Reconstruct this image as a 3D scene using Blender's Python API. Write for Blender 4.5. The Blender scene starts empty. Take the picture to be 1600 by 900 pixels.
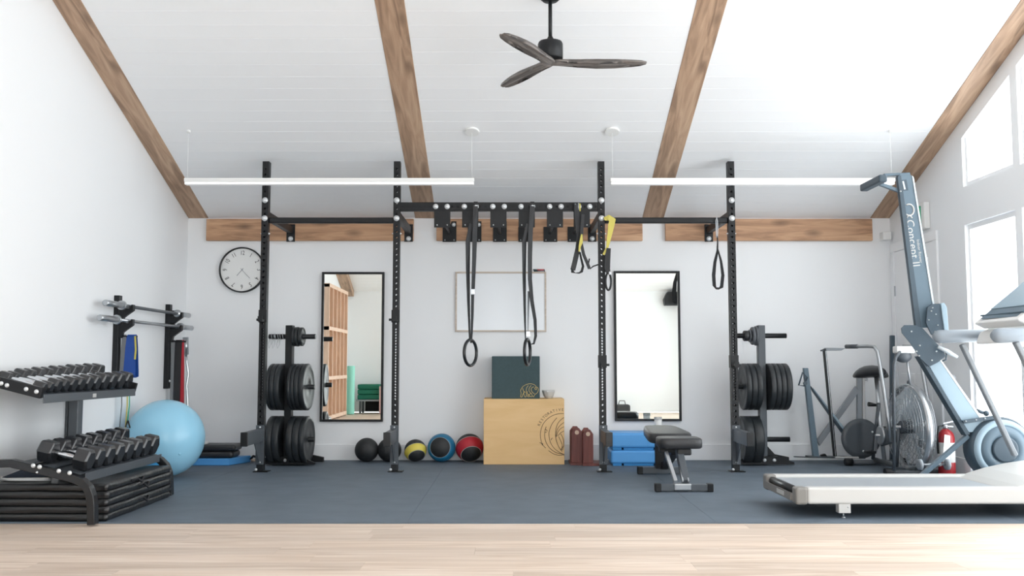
import bpy, math, random
from mathutils import Vector, Matrix
random.seed(7)
scene = bpy.context.scene
col = scene.collection
PI = math.pi
V = Vector

# ------------------------------------------------------------ camera
F, H = 1500.0, 0.93
T = math.atan(120 / 1500)
CT, ST = math.cos(T), math.sin(T)
cd = bpy.data.cameras.new('camera')
cam = bpy.data.objects.new('camera', cd)
col.objects.link(cam)
cam.location = (0, 0, H)
cam.rotation_euler = (PI / 2 + T, 0, 0)
cd.sensor_width = 36
cd.lens = 36 * F / 1600
cd.clip_start = 0.02
scene.camera = cam

# ------------------------------------------------------------ room constants
XL, XR, YB, YF = -3.23, 3.77, 9.5, -0.12
SL = 0.373
YRIDGE = (YB + YF) / 2
def ceil_z(y):
    return 2.39 + SL * ((YB - y) if y > YRIDGE else (y - YF))

# ------------------------------------------------------------ world + light
w = bpy.data.worlds.new('sky')
scene.world = w
w.use_nodes = True
bg = w.node_tree.nodes['Background']
bg.inputs[0].default_value = (0.935, 0.98, 1.0, 1)
bg.inputs[1].default_value = 6.0
BAYS = [(7.13 - 0.9 * k, 7.93 - 0.9 * k) for k in range(8)]
BAYS = [b for b in BAYS if b[0] > 0.4]
def portal(name, loc, rot, sx, sy):
    l = bpy.data.lights.new(name, 'AREA')
    l.shape = 'RECTANGLE'; l.size = sx; l.size_y = sy
    l.cycles.is_portal = True
    o = bpy.data.objects.new(name, l); col.objects.link(o)
    o.location = loc; o.rotation_euler = rot
portal('window_portal', (XR + 0.2, (BAYS[0][1] + BAYS[-1][0]) / 2, 1.95), (0, PI / 2, 0), 3.9, BAYS[0][1] - BAYS[-1][0])
FWX = (-1.35, 1.6)      # unseen glazed opening behind the camera, added to let in fill light
portal('added_fill_portal', (sum(FWX) / 2, YF - 0.2, 1.12), (-PI / 2, 0, PI), FWX[1] - FWX[0], 2.05)
scene.view_settings.view_transform = 'Standard'
scene.view_settings.look = 'None'
scene.view_settings.gamma = 1
scene.view_settings.use_curve_mapping = False
scene.view_settings.exposure = 0.1
scene.cycles.diffuse_bounces = 8
scene.cycles.max_bounces = 14
scene.cycles.transparent_max_bounces = 12

# ------------------------------------------------------------ pixel helpers (photo frame, real distances)
def ray(px, py):
    u = (px - 800) / F; v = (450 - py) / F
    return u, CT - v * ST, ST + v * CT
def at(px, py, Y):
    a, b, c = ray(px, py); t = Y / b
    return V((a * t, Y, H + c * t))
def atX(px, py, X):
    a, b, c = ray(px, py); t = X / a
    return V((X, b * t, H + c * t))
def atZ(px, py, Z):
    a, b, c = ray(px, py); t = (Z - H) / c
    return V((a * t, b * t, Z))

# ------------------------------------------------------------ mesh builder
class MB:
    def __init__(s): s.v = []; s.f = []; s.s = []
    def add(s, vs, fs, smooth=False):
        n = len(s.v); s.v += [V(p) for p in vs]
        for f in fs: s.f.append([i + n for i in f]); s.s.append(smooth)
        return s
    def box(s, c, d, R=None):
        hx, hy, hz = d[0] / 2, d[1] / 2, d[2] / 2
        vs = [V((x, y, z)) for x in (-hx, hx) for y in (-hy, hy) for z in (-hz, hz)]
        if R is not None: vs = [R @ p for p in vs]
        c = V(c)
        return s.add([p + c for p in vs], [(0, 1, 3, 2), (4, 6, 7, 5), (0, 4, 5, 1), (2, 3, 7, 6), (0, 2, 6, 4), (1, 5, 7, 3)])
    def box2(s, a, b):
        return s.box([(a[i] + b[i]) / 2 for i in range(3)], [abs(b[i] - a[i]) for i in range(3)])
    def bar(s, p0, p1, w, h, up=(0, 0, 1)):
        """box from p0 to p1; w across (perpendicular to up), h along up"""
        p0 = V(p0); p1 = V(p1); d = p1 - p0; L = d.length; d.normalize()
        up = V(up)
        if abs(d.dot(up)) > .98: up = V((0, 1, 0))
        a = d.cross(up).normalized(); b = a.cross(d).normalized()
        R = Matrix((d, a, b)).transposed()
        return s.box((p0 + p1) / 2, (L, w, h), R)
    def tube(s, pts, r, n=10, closed=False, caps=True):
        pts = [V(p) for p in pts]; N = len(pts)
        rs = r if isinstance(r, (list, tuple)) else [r] * N
        tan = []
        for i in range(N):
            a = pts[(i - 1) % N] if (closed or i > 0) else pts[i]
            b = pts[(i + 1) % N] if (closed or i < N - 1) else pts[i]
            tan.append((b - a).normalized())
        t0 = tan[0]; up = V((0, 0, 1)) if abs(t0.z) < .9 else V((1, 0, 0))
        nrm = t0.cross(up).normalized(); vs = []
        for i in range(N):
            nrm = (nrm - tan[i] * nrm.dot(tan[i])).normalized()
            bn = tan[i].cross(nrm)
            for k in range(n):
                a = 2 * PI * k / n
                vs.append(pts[i] + (nrm * math.cos(a) + bn * math.sin(a)) * rs[i])
        fs = []
        for i in range(N if closed else N - 1):
            j = (i + 1) % N
            for k in range(n):
                l = (k + 1) % n
                fs.append((i * n + k, i * n + l, j * n + l, j * n + k))
        s.add(vs, fs, True)
        if caps and not closed:
            m = len(s.v) - len(vs)
            s.f.append([m + k for k in range(n)][::-1]); s.s.append(False)
            s.f.append([m + (N - 1) * n + k for k in range(n)]); s.s.append(False)
        return s
    def ribbon(s, pts, w, t, dirs=None):
        """flat strap through pts; width direction(s) dirs"""
        pts = [V(p) for p in pts]; N = len(pts); vs = []; fs = []
        if dirs is None: dirs = [(1, 0, 0)] * N
        elif not isinstance(dirs, list): dirs = [dirs] * N
        ws = w if isinstance(w, list) else [w] * N
        for i in range(N):
            tn = (pts[min(i + 1, N - 1)] - pts[max(i - 1, 0)]).normalized()
            d = V(dirs[i]); d = (d - tn * d.dot(tn)).normalized(); n = tn.cross(d)
            for a, b in ((-1, -1), (1, -1), (1, 1), (-1, 1)):
                vs.append(pts[i] + d * (a * ws[i] / 2) + n * (b * t / 2))
        for i in range(N - 1):
            for k in range(4):
                l = (k + 1) % 4
                fs.append((i * 4 + k, i * 4 + l, i * 4 + 4 + l, i * 4 + 4 + k))
        fs += [(3, 2, 1, 0), ((N - 1) * 4, (N - 1) * 4 + 1, (N - 1) * 4 + 2, (N - 1) * 4 + 3)]
        return s.add(vs, fs)
    def lathe(s, prof, n=24, M=None, smooth=True, close=True):
        """prof: (r, z) along local z"""
        M = M or Matrix.Identity(4); vs = []; fs = []
        for r, z in prof:
            for k in range(n):
                a = 2 * PI * k / n
                vs.append(M @ V((r * math.cos(a), r * math.sin(a), z)))
        m = len(prof)
        for i in range(m - 1):
            for k in range(n):
                l = (k + 1) % n
                fs.append((i * n + k, i * n + l, (i + 1) * n + l, (i + 1) * n + k))
        s.add(vs, fs, smooth)
        if close:
            b = len(s.v) - len(vs)
            s.f.append([b + k for k in range(n)][::-1]); s.s.append(False)
            s.f.append([b + (m - 1) * n + k for k in range(n)]); s.s.append(False)
        return s
    def prism(s, poly, th, M=None):
        M = M or Matrix.Identity(4); n = len(poly)
        vs = [M @ V((p[0], p[1], -th / 2)) for p in poly] + [M @ V((p[0], p[1], th / 2)) for p in poly]
        fs = [list(range(n))[::-1], [n + i for i in range(n)]]
        for i in range(n):
            j = (i + 1) % n; fs.append((i, j, n + j, n + i))
        return s.add(vs, fs)
    def slab(s, pts3, off):
        """polygon of 3-D points extruded by vector off"""
        n = len(pts3); off = V(off)
        vs = [V(p) for p in pts3] + [V(p) + off for p in pts3]
        fs = [list(range(n)), [n + i for i in range(n)][::-1]]
        for i in range(n):
            j = (i + 1) % n; fs.append((j, i, n + i, n + j))
        return s.add(vs, fs)
    def sphere(s, c, r, nu=32, nv=20, sc=(1, 1, 1)):
        c = V(c); vs = [c + V((0, 0, -r * sc[2]))]; fs = []
        for j in range(1, nv):
            ph = -PI / 2 + PI * j / nv
            for i in range(nu):
                a = 2 * PI * i / nu
                vs.append(c + V((r * sc[0] * math.cos(ph) * math.cos(a), r * sc[1] * math.cos(ph) * math.sin(a), r * sc[2] * math.sin(ph))))
        vs.append(c + V((0, 0, r * sc[2])))
        for i in range(nu): fs.append((0, 1 + (i + 1) % nu, 1 + i))
        for j in range(nv - 2):
            for i in range(nu):
                k = (i + 1) % nu
                fs.append((1 + j * nu + i, 1 + j * nu + k, 1 + (j + 1) * nu + k, 1 + (j + 1) * nu + i))
        t = len(vs) - 1; b = 1 + (nv - 2) * nu
        for i in range(nu): fs.append((b + i, b + (i + 1) % nu, t))
        return s.add(vs, fs, True)
    def build(s, name, mat, parent=None, bevel=0, seg=2, origin=None, sub=0):
        me = bpy.data.meshes.new(name)
        if parent is None:
            if origin is None:
                xs = [p.x for p in s.v]; ys = [p.y for p in s.v]; zs = [p.z for p in s.v]
                origin = V(((min(xs) + max(xs)) / 2, (min(ys) + max(ys)) / 2, min(zs)))
            off = V(origin); loc = off
        else:
            off = V((0, 0, 0)); p = parent
            while p is not None: off = off + p.location; p = p.parent
            loc = V((0, 0, 0))
        me.from_pydata([tuple(p - off) for p in s.v], [], s.f)
        me.validate()
        if len(me.polygons) == len(s.s): me.polygons.foreach_set('use_smooth', s.s)
        import bmesh
        b = bmesh.new(); b.from_mesh(me); bmesh.ops.recalc_face_normals(b, faces=b.faces); b.to_mesh(me); b.free()
        me.materials.append(mat)
        o = bpy.data.objects.new(name, me); col.objects.link(o)
        o.location = loc
        if parent is not None: o.parent = parent
        if bevel:
            m = o.modifiers.new('bevel', 'BEVEL'); m.width = bevel; m.segments = seg; m.limit_method = 'ANGLE'; m.angle_limit = 0.6
            if seg > 1: m.harden_normals = False
        if sub:
            m = o.modifiers.new('sub', 'SUBSURF'); m.levels = sub; m.render_levels = sub
        return o

def thing(name, label, cat, loc, group=None):
    o = bpy.data.objects.new(name, None); col.objects.link(o)
    o.location = loc; o.empty_display_size = .1
    return tag(o, label, cat, group)
def tag(o, label, cat, group=None):
    o['label'] = label; o['category'] = cat
    if group: o['group'] = group
    return o
def struct(o):
    o['kind'] = 'structure'; return o
def copy_tree(o, parent=None):
    c = o.copy(); col.objects.link(c)
    if parent is not None: c.parent = parent
    for ch in list(KIDS.get(o.name, [])) or [k for k in o.children]: copy_tree(ch, c)
    return c
KIDS = {}
def Rz(a): return Matrix.Rotation(a, 4, 'Z')
def TR(p): return Matrix.Translation(V(p))
AX = Matrix.Rotation(PI / 2, 4, 'Y')       # local z -> world x
AY = Matrix.Rotation(-PI / 2, 4, 'X')      # local z -> world y
AYN = Matrix.Rotation(PI / 2, 4, 'X')      # local z -> world -y ; local y -> world z

# ------------------------------------------------------------ materials
def lin(r, g, b):
    f = lambda c: (c / 255 / 12.92) if c <= 10 else ((c / 255 + .055) / 1.055) ** 2.4
    return (f(r), f(g), f(b), 1)
def mat(name, c, rough=.5, metal=0, var=0.0, vs=8, bump=0.0, bs=60, emit=0, coat=0, spec=.5):
    m = bpy.data.materials.new(name); m.use_nodes = True
    nt = m.node_tree; p = nt.nodes['Principled BSDF']
    c = lin(*c)
    p.inputs['Base Color'].default_value = c
    p.inputs['Roughness'].default_value = rough
    p.inputs['Metallic'].default_value = metal
    p.inputs['Specular IOR Level'].default_value = spec
    if coat: p.inputs['Coat Weight'].default_value = coat; p.inputs['Coat Roughness'].default_value = .1
    if emit: p.inputs['Emission Color'].default_value = c; p.inputs['Emission Strength'].default_value = emit
    if var or bump:
        tc = nt.nodes.new('ShaderNodeTexCoord')
    if var:
        n = nt.nodes.new('ShaderNodeTexNoise'); n.inputs['Scale'].default_value = vs; n.inputs['Detail'].default_value = 6
        nt.links.new(tc.outputs['Object'], n.inputs['Vector'])
        r = nt.nodes.new('ShaderNodeValToRGB')
        r.color_ramp.elements[0].position = .3; r.color_ramp.elements[1].position = .7
        r.color_ramp.elements[0].color = tuple(x * (1 - var) for x in c[:3]) + (1,)
        r.color_ramp.elements[1].color = tuple(min(1, x * (1 + var)) for x in c[:3]) + (1,)
        nt.links.new(n.outputs['Fac'], r.inputs[0]); nt.links.new(r.outputs[0], p.inputs['Base Color'])
    if bump:
        n2 = nt.nodes.new('ShaderNodeTexNoise'); n2.inputs['Scale'].default_value = bs; n2.inputs['Detail'].default_value = 4
        nt.links.new(tc.outputs['Object'], n2.inputs['Vector'])
        b = nt.nodes.new('ShaderNodeBump'); b.inputs['Strength'].default_value = bump; b.inputs['Distance'].default_value = .01
        nt.links.new(n2.outputs['Fac'], b.inputs['Height']); nt.links.new(b.outputs[0], p.inputs['Normal'])
    return m
def wood(name, c1, c2, c3, rot=(0, 0, 0), scale=(1.2, 14, 14), knots=0.0, rough=.55, rnd=False, bump=.15, lo=.35, hi=.7):
    """grain runs along local x after rotating by rot"""
    m = bpy.data.materials.new(name); m.use_nodes = True
    nt = m.node_tree; p = nt.nodes['Principled BSDF']; p.inputs['Roughness'].default_value = rough
    L = nt.links.new
    tc = nt.nodes.new('ShaderNodeTexCoord'); m1 = nt.nodes.new('ShaderNodeMapping'); m1.inputs['Rotation'].default_value = rot
    L(tc.outputs['Object'], m1.inputs['Vector'])
    src = m1.outputs[0]
    if rnd:
        oi = nt.nodes.new('ShaderNodeObjectInfo'); ml = nt.nodes.new('ShaderNodeMath'); ml.operation = 'MULTIPLY'; ml.inputs[1].default_value = 37
        L(oi.outputs['Random'], ml.inputs[0]); va = nt.nodes.new('ShaderNodeVectorMath'); va.operation = 'ADD'
        L(src, va.inputs[0]); L(ml.outputs[0], va.inputs[1]); src = va.outputs[0]
    m2 = nt.nodes.new('ShaderNodeMapping'); m2.inputs['Scale'].default_value = scale; L(src, m2.inputs['Vector'])
    n = nt.nodes.new('ShaderNodeTexNoise'); n.inputs['Scale'].default_value = 1.6; n.inputs['Detail'].default_value = 8; n.inputs['Distortion'].default_value = 1.2
    L(m2.outputs[0], n.inputs['Vector'])
    r = nt.nodes.new('ShaderNodeValToRGB'); e = r.color_ramp.elements
    e[0].position = lo; e[1].position = hi; e[0].color = lin(*c1); e[1].color = lin(*c3)
    k = e.new((lo + hi) / 2); k.color = lin(*c2)
    L(n.outputs['Fac'], r.inputs[0]); out = r.outputs[0]
    if rnd:
        hv = nt.nodes.new('ShaderNodeHueSaturation'); mr = nt.nodes.new('ShaderNodeMapRange')
        mr.inputs['To Min'].default_value = .9; mr.inputs['To Max'].default_value = 1.07
        L(oi.outputs['Random'], mr.inputs['Value']); L(mr.outputs[0], hv.inputs['Value']); L(out, hv.inputs['Color']); out = hv.outputs[0]
    if knots:
        m3 = nt.nodes.new('ShaderNodeMapping'); m3.inputs['Scale'].default_value = (1.6, 4.2, 4.2); L(src, m3.inputs['Vector'])
        vo = nt.nodes.new('ShaderNodeTexVoronoi'); vo.inputs['Scale'].default_value = 1.5; L(m3.outputs[0], vo.inputs['Vector'])
        mr = nt.nodes.new('ShaderNodeMapRange'); mr.inputs['From Min'].default_value = .05; mr.inputs['From Max'].default_value = .28
        mr.inputs['To Min'].default_value = knots; mr.inputs['To Max'].default_value = 0
        L(vo.outputs['Distance'], mr.inputs['Value'])
        mx = nt.nodes.new('ShaderNodeMix'); mx.data_type = 'RGBA'; mx.inputs[7].default_value = tuple(x * .45 for x in lin(*c1)[:3]) + (1,)
        L(mr.outputs[0], mx.inputs[0]); L(out, mx.inputs[6]); out = mx.outputs[2]
    L(out, p.inputs['Base Color'])
    if bump:
        b = nt.nodes.new('ShaderNodeBump'); b.inputs['Strength'].default_value = bump; b.inputs['Distance'].default_value = .004
        L(n.outputs['Fac'], b.inputs['Height']); L(b.outputs[0], p.inputs['Normal'])
    return m
M = {}
M['wall'] = mat('wall_paint', (238, 240, 242), .85, bump=.03, bs=120)
M['ceil'] = mat('ceiling_paint', (240, 242, 244), .7)
M['trimw'] = mat('white_trim', (240, 242, 244), .5)
SA = math.atan(SL)
M['beam'] = wood('beam_wood', (146, 119, 98), (178, 148, 123), (198, 169, 142), rot=(0, 0, -PI / 2), scale=(1.0, 9, 9), knots=.75)
M['ledger'] = wood('ledger_wood', (156, 118, 90), (188, 147, 114), (206, 166, 132), scale=(1.0, 10, 10), knots=.8)
M['oak'] = wood('pale_oak', (200, 180, 162), (216, 198, 182), (228, 213, 199), scale=(.7, 12, 12), rough=.5, rnd=True, bump=.05)
M['ply'] = wood('plywood', (222, 184, 130), (226, 189, 136), (230, 194, 142), scale=(.8, 3, 5), rough=.6, bump=.04)
M['plyedge'] = mat('plywood_edge', (206, 168, 120), .7, var=.1, vs=20)
M['stud'] = wood('shelf_wood', (206, 174, 152), (216, 186, 164), (224, 196, 176), scale=(9, 9, 1), rough=.6)
M['rubber'] = mat('rubber_floor', (96, 108, 120), .62, var=.10, vs=5, bump=.12, bs=260, spec=.45)
M['black'] = mat('black_powder_coat', (24, 26, 29), .45, var=.05, vs=20, spec=.35)
M['blackgl'] = mat('black_satin', (26, 28, 31), .28)
M['charcoal'] = mat('charcoal_steel', (74, 80, 86), .4)
M['hole'] = mat('dark_inside', (14, 14, 16), .8)
M['bolt'] = mat('zinc_bolt', (225, 228, 230), .35, metal=.35)
M['chrome'] = mat('chrome', (205, 208, 212), .16, metal=1)
M['steel'] = mat('brushed_steel', (186, 190, 194), .3, metal=.9)
M['plate'] = mat('bumper_rubber', (36, 40, 43), .45, var=.12, vs=30)
M['iron'] = mat('cast_iron', (88, 92, 97), .45, var=.1, vs=30)
M['hex'] = mat('hex_rubber', (34, 36, 40), .27, var=.06, vs=30, spec=.7)
M['vinyl'] = mat('black_vinyl', (20, 22, 25), .33, bump=.55, bs=16, spec=.6)
M['leather'] = mat('black_leatherette', (42, 43, 46), .38, bump=.08, bs=90)
M['ball'] = mat('ball_blue', (152, 206, 232), .22, spec=.4)
M['deepblue'] = mat('deep_blue', (28, 122, 176), .35)
M['foam'] = mat('blue_plastic', (84, 158, 222), .45)
M['foamd'] = mat('blue_foam', (40, 132, 196), .5)
M['strap'] = mat('black_webbing', (30, 31, 34), .6)
M['greystrap'] = mat('grey_webbing', (125, 128, 132), .6)
M['yellow'] = mat('yellow_webbing', (200, 188, 92), .6)
M['red'] = mat('red_band', (176, 28, 44), .5)
M['blueband'] = mat('blue_band', (22, 70, 150), .5)
M['white'] = mat('white_plastic', (232, 233, 232), .4)
M['offw'] = mat('light_grey_plastic', (193, 193, 191), .45)
M['grey'] = mat('mid_grey_plastic', (140, 146, 152), .5)
M['navy'] = mat('navy_canvas', (38, 48, 62), .8, bump=.2, bs=200)
M['greenbox'] = mat('dark_green_felt', (58, 78, 82), .75, var=.08, vs=40)
M['gold'] = mat('gold_ink', (222, 194, 120), .5)
M['ink'] = mat('brown_ink', (84, 62, 44), .7)
M['numeral'] = mat('numeral_black', (42, 44, 48), .6)
M['mahog'] = wood('mahogany', (88, 44, 40), (108, 56, 50), (124, 68, 60), rot=(0, PI / 2, 0), scale=(1, 12, 12), rough=.5)
M['dowel'] = mat('dowel_end', (196, 172, 152), .6)
M['fanwood'] = wood('weathered_grey_wood', (98, 94, 92), (118, 112, 108), (140, 134, 130), scale=(2, 20, 20), rough=.5)
M['slate'] = mat('blue_grey_steel', (92, 112, 126), .4)  # rower greys set lighter, veiling glare put into the colour
M['slated'] = mat('dark_blue_grey', (62, 78, 90), .45)
M['slatel'] = mat('light_blue_grey', (150, 172, 186), .4)
M['paleb'] = mat('pale_aluminium', (196, 206, 212), .35, metal=.3)
M['exred'] = mat('extinguisher_red', (140, 20, 28), .35)
M['signg'] = mat('sign_green', (60, 170, 130), .5)
M['teal'] = mat('mint_foam', (150, 222, 205), .6)
M['dgreen'] = mat('green_upholstery', (16, 108, 86), .6)
M['pink'] = mat('pink_fabric', (214, 180, 180), .7)
M['glow'] = mat('lamp_diffuser', (255, 255, 255), .5, emit=.1)
M['redball'] = mat('red_rubber', (176, 32, 48), .45)
M['yelball'] = mat('yellow_rubber', (218, 200, 84), .45)
M['bluball'] = mat('teal_blue_rubber', (26, 112, 152), .45)
M['blkball'] = mat('black_textured_rubber', (34, 36, 38), .55, bump=.35, bs=90)
M['board'] = mat('whiteboard_surface', (236, 240, 244), .25)
M['boardf'] = wood('pale_frame_wood', (190, 176, 164), (204, 192, 180), (214, 204, 194), rough=.6)
M['greyl'] = mat('pale_grey_rubber', (138, 148, 158), .45); M['treadbelt'] = mat('grey_belt', (150, 156, 162), .55)
mm = mat('mirror_glass', (238, 244, 242), 0.0, metal=1); M['mirror'] = mm
M['capgrey'] = mat('warm_grey_plastic', (128, 126, 122), .45)
# window glass
g = bpy.data.materials.new('window_glass'); g.use_nodes = True; nt = g.node_tree
for n in list(nt.nodes): nt.nodes.remove(n)
o_ = nt.nodes.new('ShaderNodeOutputMaterial'); mx = nt.nodes.new('ShaderNodeMixShader'); tr = nt.nodes.new('ShaderNodeBsdfTransparent'); gl = nt.nodes.new('ShaderNodeBsdfGlossy'); gl.inputs['Roughness'].default_value = .02
mx.inputs[0].default_value = .05; nt.links.new(tr.outputs[0], mx.inputs[1]); nt.links.new(gl.outputs[0], mx.inputs[2]); nt.links.new(mx.outputs[0], o_.inputs[0])
M['glass'] = g

_fonts = {}
def text_verts(txt, size, M4, mb, align='CENTER', extrude=.0006):
    """append flat raised lettering to mb; text in local xy plane of M4"""
    cu = bpy.data.curves.new('t', 'FONT'); cu.body = txt; cu.size = size; cu.align_x = align; cu.align_y = 'CENTER'; cu.extrude = extrude; cu.resolution_u = 3
    o = bpy.data.objects.new('t', cu); col.objects.link(o)
    dg = bpy.context.evaluated_depsgraph_get(); dg.update()
    me = bpy.data.meshes.new_from_object(o.evaluated_get(dg))
    mb.add([M4 @ v.co for v in me.vertices], [list(p.vertices) for p in me.polygons])
    bpy.data.objects.remove(o); bpy.data.curves.remove(cu); bpy.data.meshes.remove(me)

# ============================================================ STRUCTURE
# floor: base slab, pale planks, rubber sheets
base = struct(MB().box2((XL - .3, YF - .3, -.2), (XR + .3, YB + .3, -.03)).build('floor', M['black']))
EDGE = 5.78
PW = .185
pm = {}
row = 0; y1 = EDGE - .004
while y1 > YF:
    y0 = max(y1 - PW, YF); x = XL - random.uniform(0, 1.4)
    while x < XR:
        L = random.choice((1.0, 1.25, 1.55, 1.8))
        a, b = max(x, XL), min(x + L, XR)
        if b - a > .05:
            key = (round(b - a, 2), round(y1 - y0, 3))
            if key in pm:
                o = pm[key].copy(); col.objects.link(o)
            else:
                o = MB().box((0, 0, -.019), (b - a - .0008, y1 - y0 - .0008, .022)).build('plank', M['oak'], bevel=0)
                pm[key] = o; o.name = 'plank'
            # mesh was built with its own origin, so use its stored bounds
            o.parent = base; o.location = V(((a + b) / 2, (y0 + y1) / 2, -.030)) - base.location
        x += L
    y1 -= PW
rub = struct(MB().box2((XL, EDGE, -.03), (XR, YB, -.011)).build('floor_rubber_bed', M['hole']))
rub.name = 'floor.001'
XS = [XL, -2.45, -.62, 1.21, 3.04, XR]; YS = [EDGE, 7.24, 8.46, YB]
for i in range(5):
    for j in range(3):
        MB().box2((XS[i] + .0005, YS[j] + .001, -.011), (XS[i + 1] - (.002 if i == 3 else .0005), YS[j + 1] - .001, 0)).build('rubber_sheet', M['rubber'], rub, bevel=.0008, seg=1)

# walls
struct(MB().box2((XL - .15, YB, 0), (XR + .15, YB + .15, 2.6)).build('wall_back', M['wall']))
struct(MB().box2((XL - .15, YF - .15, 0), (FWX[0], YF, 2.6)).box2((FWX[1], YF - .15, 0), (XR + .15, YF, 2.6)).box2((FWX[0], YF - .15, 0), (FWX[1], YF, .1)).box2((FWX[0], YF - .15, 2.14), (FWX[1], YF, 2.6)).build('wall_front', M['wall']))
fw = MB(); nfw = 3
for k in range(nfw + 1):
    x = FWX[0] + .02 + (FWX[1] - FWX[0] - .04) * k / nfw
    fw.box2((x - .02, YF - .09, .1), (x + .02, YF - .04, 2.14))
fw.box2((FWX[0], YF - .09, .1), (FWX[1], YF - .04, .14)).box2((FWX[0], YF - .09, 2.1), (FWX[1], YF - .04, 2.14))
fwo = struct(fw.build('window_9', M['trimw']))  # frame of the added fill-light opening, no window known here
for k in range(nfw):
    a = FWX[0] + .04 + (FWX[1] - FWX[0] - .04) * k / nfw; b = FWX[0] + (FWX[1] - FWX[0] - .04) * (k + 1) / nfw
    MB().box2((a, YF - .07, .14), (b, YF - .062, 2.1)).build('pane', M['glass'], fwo)
prof = [(YF - .0, -.03), (YB + .0, -.03), (YB + .0, ceil_z(YB) + .1), (YRIDGE, ceil_z(YRIDGE) + .1), (YF, ceil_z(YF) + .1)]
struct(MB().slab([(XL - .15, y, z) for y, z in prof], (.15, 0, 0)).build('wall_left', M['wall']))
wr = MB()
def wr_piece(y0, y1, z0, z1):
    zz = lambda y, z: ceil_z(y) + .1 if z is None else z
    t = lambda y, z: ceil_z(y) - .15 if z == 'under' else zz(y, z)
    ys = [y0, YRIDGE, y1] if y0 < YRIDGE < y1 else [y0, y1]
    wr.slab([(XR, y, t(y, z0)) for y in ys] + [(XR, y, t(y, z1)) for y in ys[::-1]], (.15, 0, 0))
edges = sorted([b for b in BAYS])
cur = YF
for (a, b) in edges:
    wr_piece(cur, a, -.03, None)
    wr_piece(a, b, -.03, .05); wr_piece(a, b, 2.09, 2.41); wr_piece(a, b, 'under', None)
    cur = b
wr_piece(cur, YB, -.03, None)
struct(wr.build('wall_right', M['wall']))
# windows: two panes per bay, thin frames
n = 1
for (a, b) in edges[::-1]:
    fr = MB()
    X0 = XR + .05
    def fbar(y0, y1, z0, z1): fr.box2((X0 - .02, y0, z0), (X0 + .04, y1, z1))
    fbar(a, a + .03, .05, 2.09); fbar(b - .03, b, .05, 2.09); fbar(a + .03, b - .03, .05, .09); fbar(a + .03, b - .03, 2.05, 2.09)
    fbar(a + .03, b - .03, 2.41, 2.45)
    for (y0, y1) in ((a, a + .03), (b - .03, b)):
        zt = min(ceil_z(y0), ceil_z(y1)) - .15
        fbar(y0, y1, 2.41, zt)
    zt = lambda y: ceil_z(y) - .15
    f = struct(fr.build('window_%d' % n, M['trimw']))
    MB().box2((X0 + .005, a + .03, .09), (X0 + .013, b - .03, 2.05)).build('pane', M['glass'], f)
    ys = [a + .031, YRIDGE, b - .031] if a < YRIDGE < b else [a + .031, b - .031]
    MB().slab([(X0 + .005, y, 2.452) for y in (ys[0], ys[-1])] + [(X0 + .005, y, zt(y) - .002) for y in ys[::-1]], (.008, 0, 0)).build('pane', M['glass'], f)
    n += 1
# ceiling slabs with shiplap boards
cs = MB()
for (ya, yb) in ((YB + .15, YRIDGE), (YF - .15, YRIDGE)):
    s = 1 if ya > yb else -1
    za = ceil_z(YB) - SL * .15
    cs.slab([(XL - .15, ya, za + .02), (XR + .15, ya, za + .02), (XR + .15, yb, ceil_z(yb) + .02), (XL - .15, yb, ceil_z(yb) + .02)], (0, 0, .08))
ce = struct(cs.build('ceiling', M['ceil']))
slope_len = (YB - YRIDGE) / math.cos(SA)
NB = 34; bw = slope_len / NB
bm_ = MB().box((0, 0, 0), (XR - XL, bw - .0006, .014))
proto = None
for side in (1, -1):
    for k in range(NB):
        if proto is None:
            proto = bm_.build('ceiling_board', M['ceil'], bevel=.0014, seg=1, origin=(0, 0, 0)); o = proto
        else:
            o = proto.copy(); col.objects.link(o)
        d = (k + .5) * bw
        y = (YB - d * math.cos(SA)) if side == 1 else (YF + d * math.cos(SA))
        o.parent = ce
        o.location = V(((XL + XR) / 2, y, 2.39 + d * math.sin(SA) + .008)) - ce.location
        o.rotation_euler = (-SA * side, 0, 0)
# beams (each slope), ledger boards on the back wall
BX = [(XL + .001, -3.03), (-.967, -.757), (1.30, 1.515), (3.575, XR - .001)]
tn = 1
def beam(x0, x1, ya, yb):
    global tn
    za, zb = ceil_z(ya) if ya != YB else 2.39, ceil_z(yb)
    L = math.hypot(yb - ya, zb - za); ang = math.atan2(zb - za, yb - ya)
    # local: length along y, bottom face at -.126
    m = MB().box2((-(x1 - x0) / 2, 0, -.118), ((x1 - x0) / 2, L, .004))
    o = struct(m.build('trim_%d' % tn, M['beam'], bevel=.004, origin=(0, 0, 0)))
    o.location = ((x0 + x1) / 2, ya, za); o.rotation_euler = (ang, 0, 0)
    tn += 1
for x0, x1 in BX:
    beam(x0, x1, YB - .002, YRIDGE)
for x0, x1 in BX:
    beam(x0, x1, YF + .002, YRIDGE)
zt = at(322, 342, 9.46).z; zb = at(322, 376, 9.46).z
for a, b in ((322, 646), (682, 1004), (1040, 1363.5)):
    xa = at(a, 360, 9.455).x; xb = at(b, 360, 9.455).x
    struct(MB().box2((xa, 9.455, zb), (xb, YB - .001, zt)).build('trim_%d' % tn, M['ledger'], bevel=.004)); tn += 1
# baseboards
struct(MB().box2((XL + .016, YB - .016, 0), (XR - .016, YB, .155)).build('baseboard_back', M['trimw'], bevel=.003, seg=1))
struct(MB().box2((XL, YF + .02, 0), (XL + .015, YB, .155)).build('baseboard_left', M['trimw'], bevel=.003, seg=1))
struct(MB().box2((XR - .015, 7.95, 0), (XR, 8.38, .155)).build('baseboard_right', M['trimw'], bevel=.003, seg=1))
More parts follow.
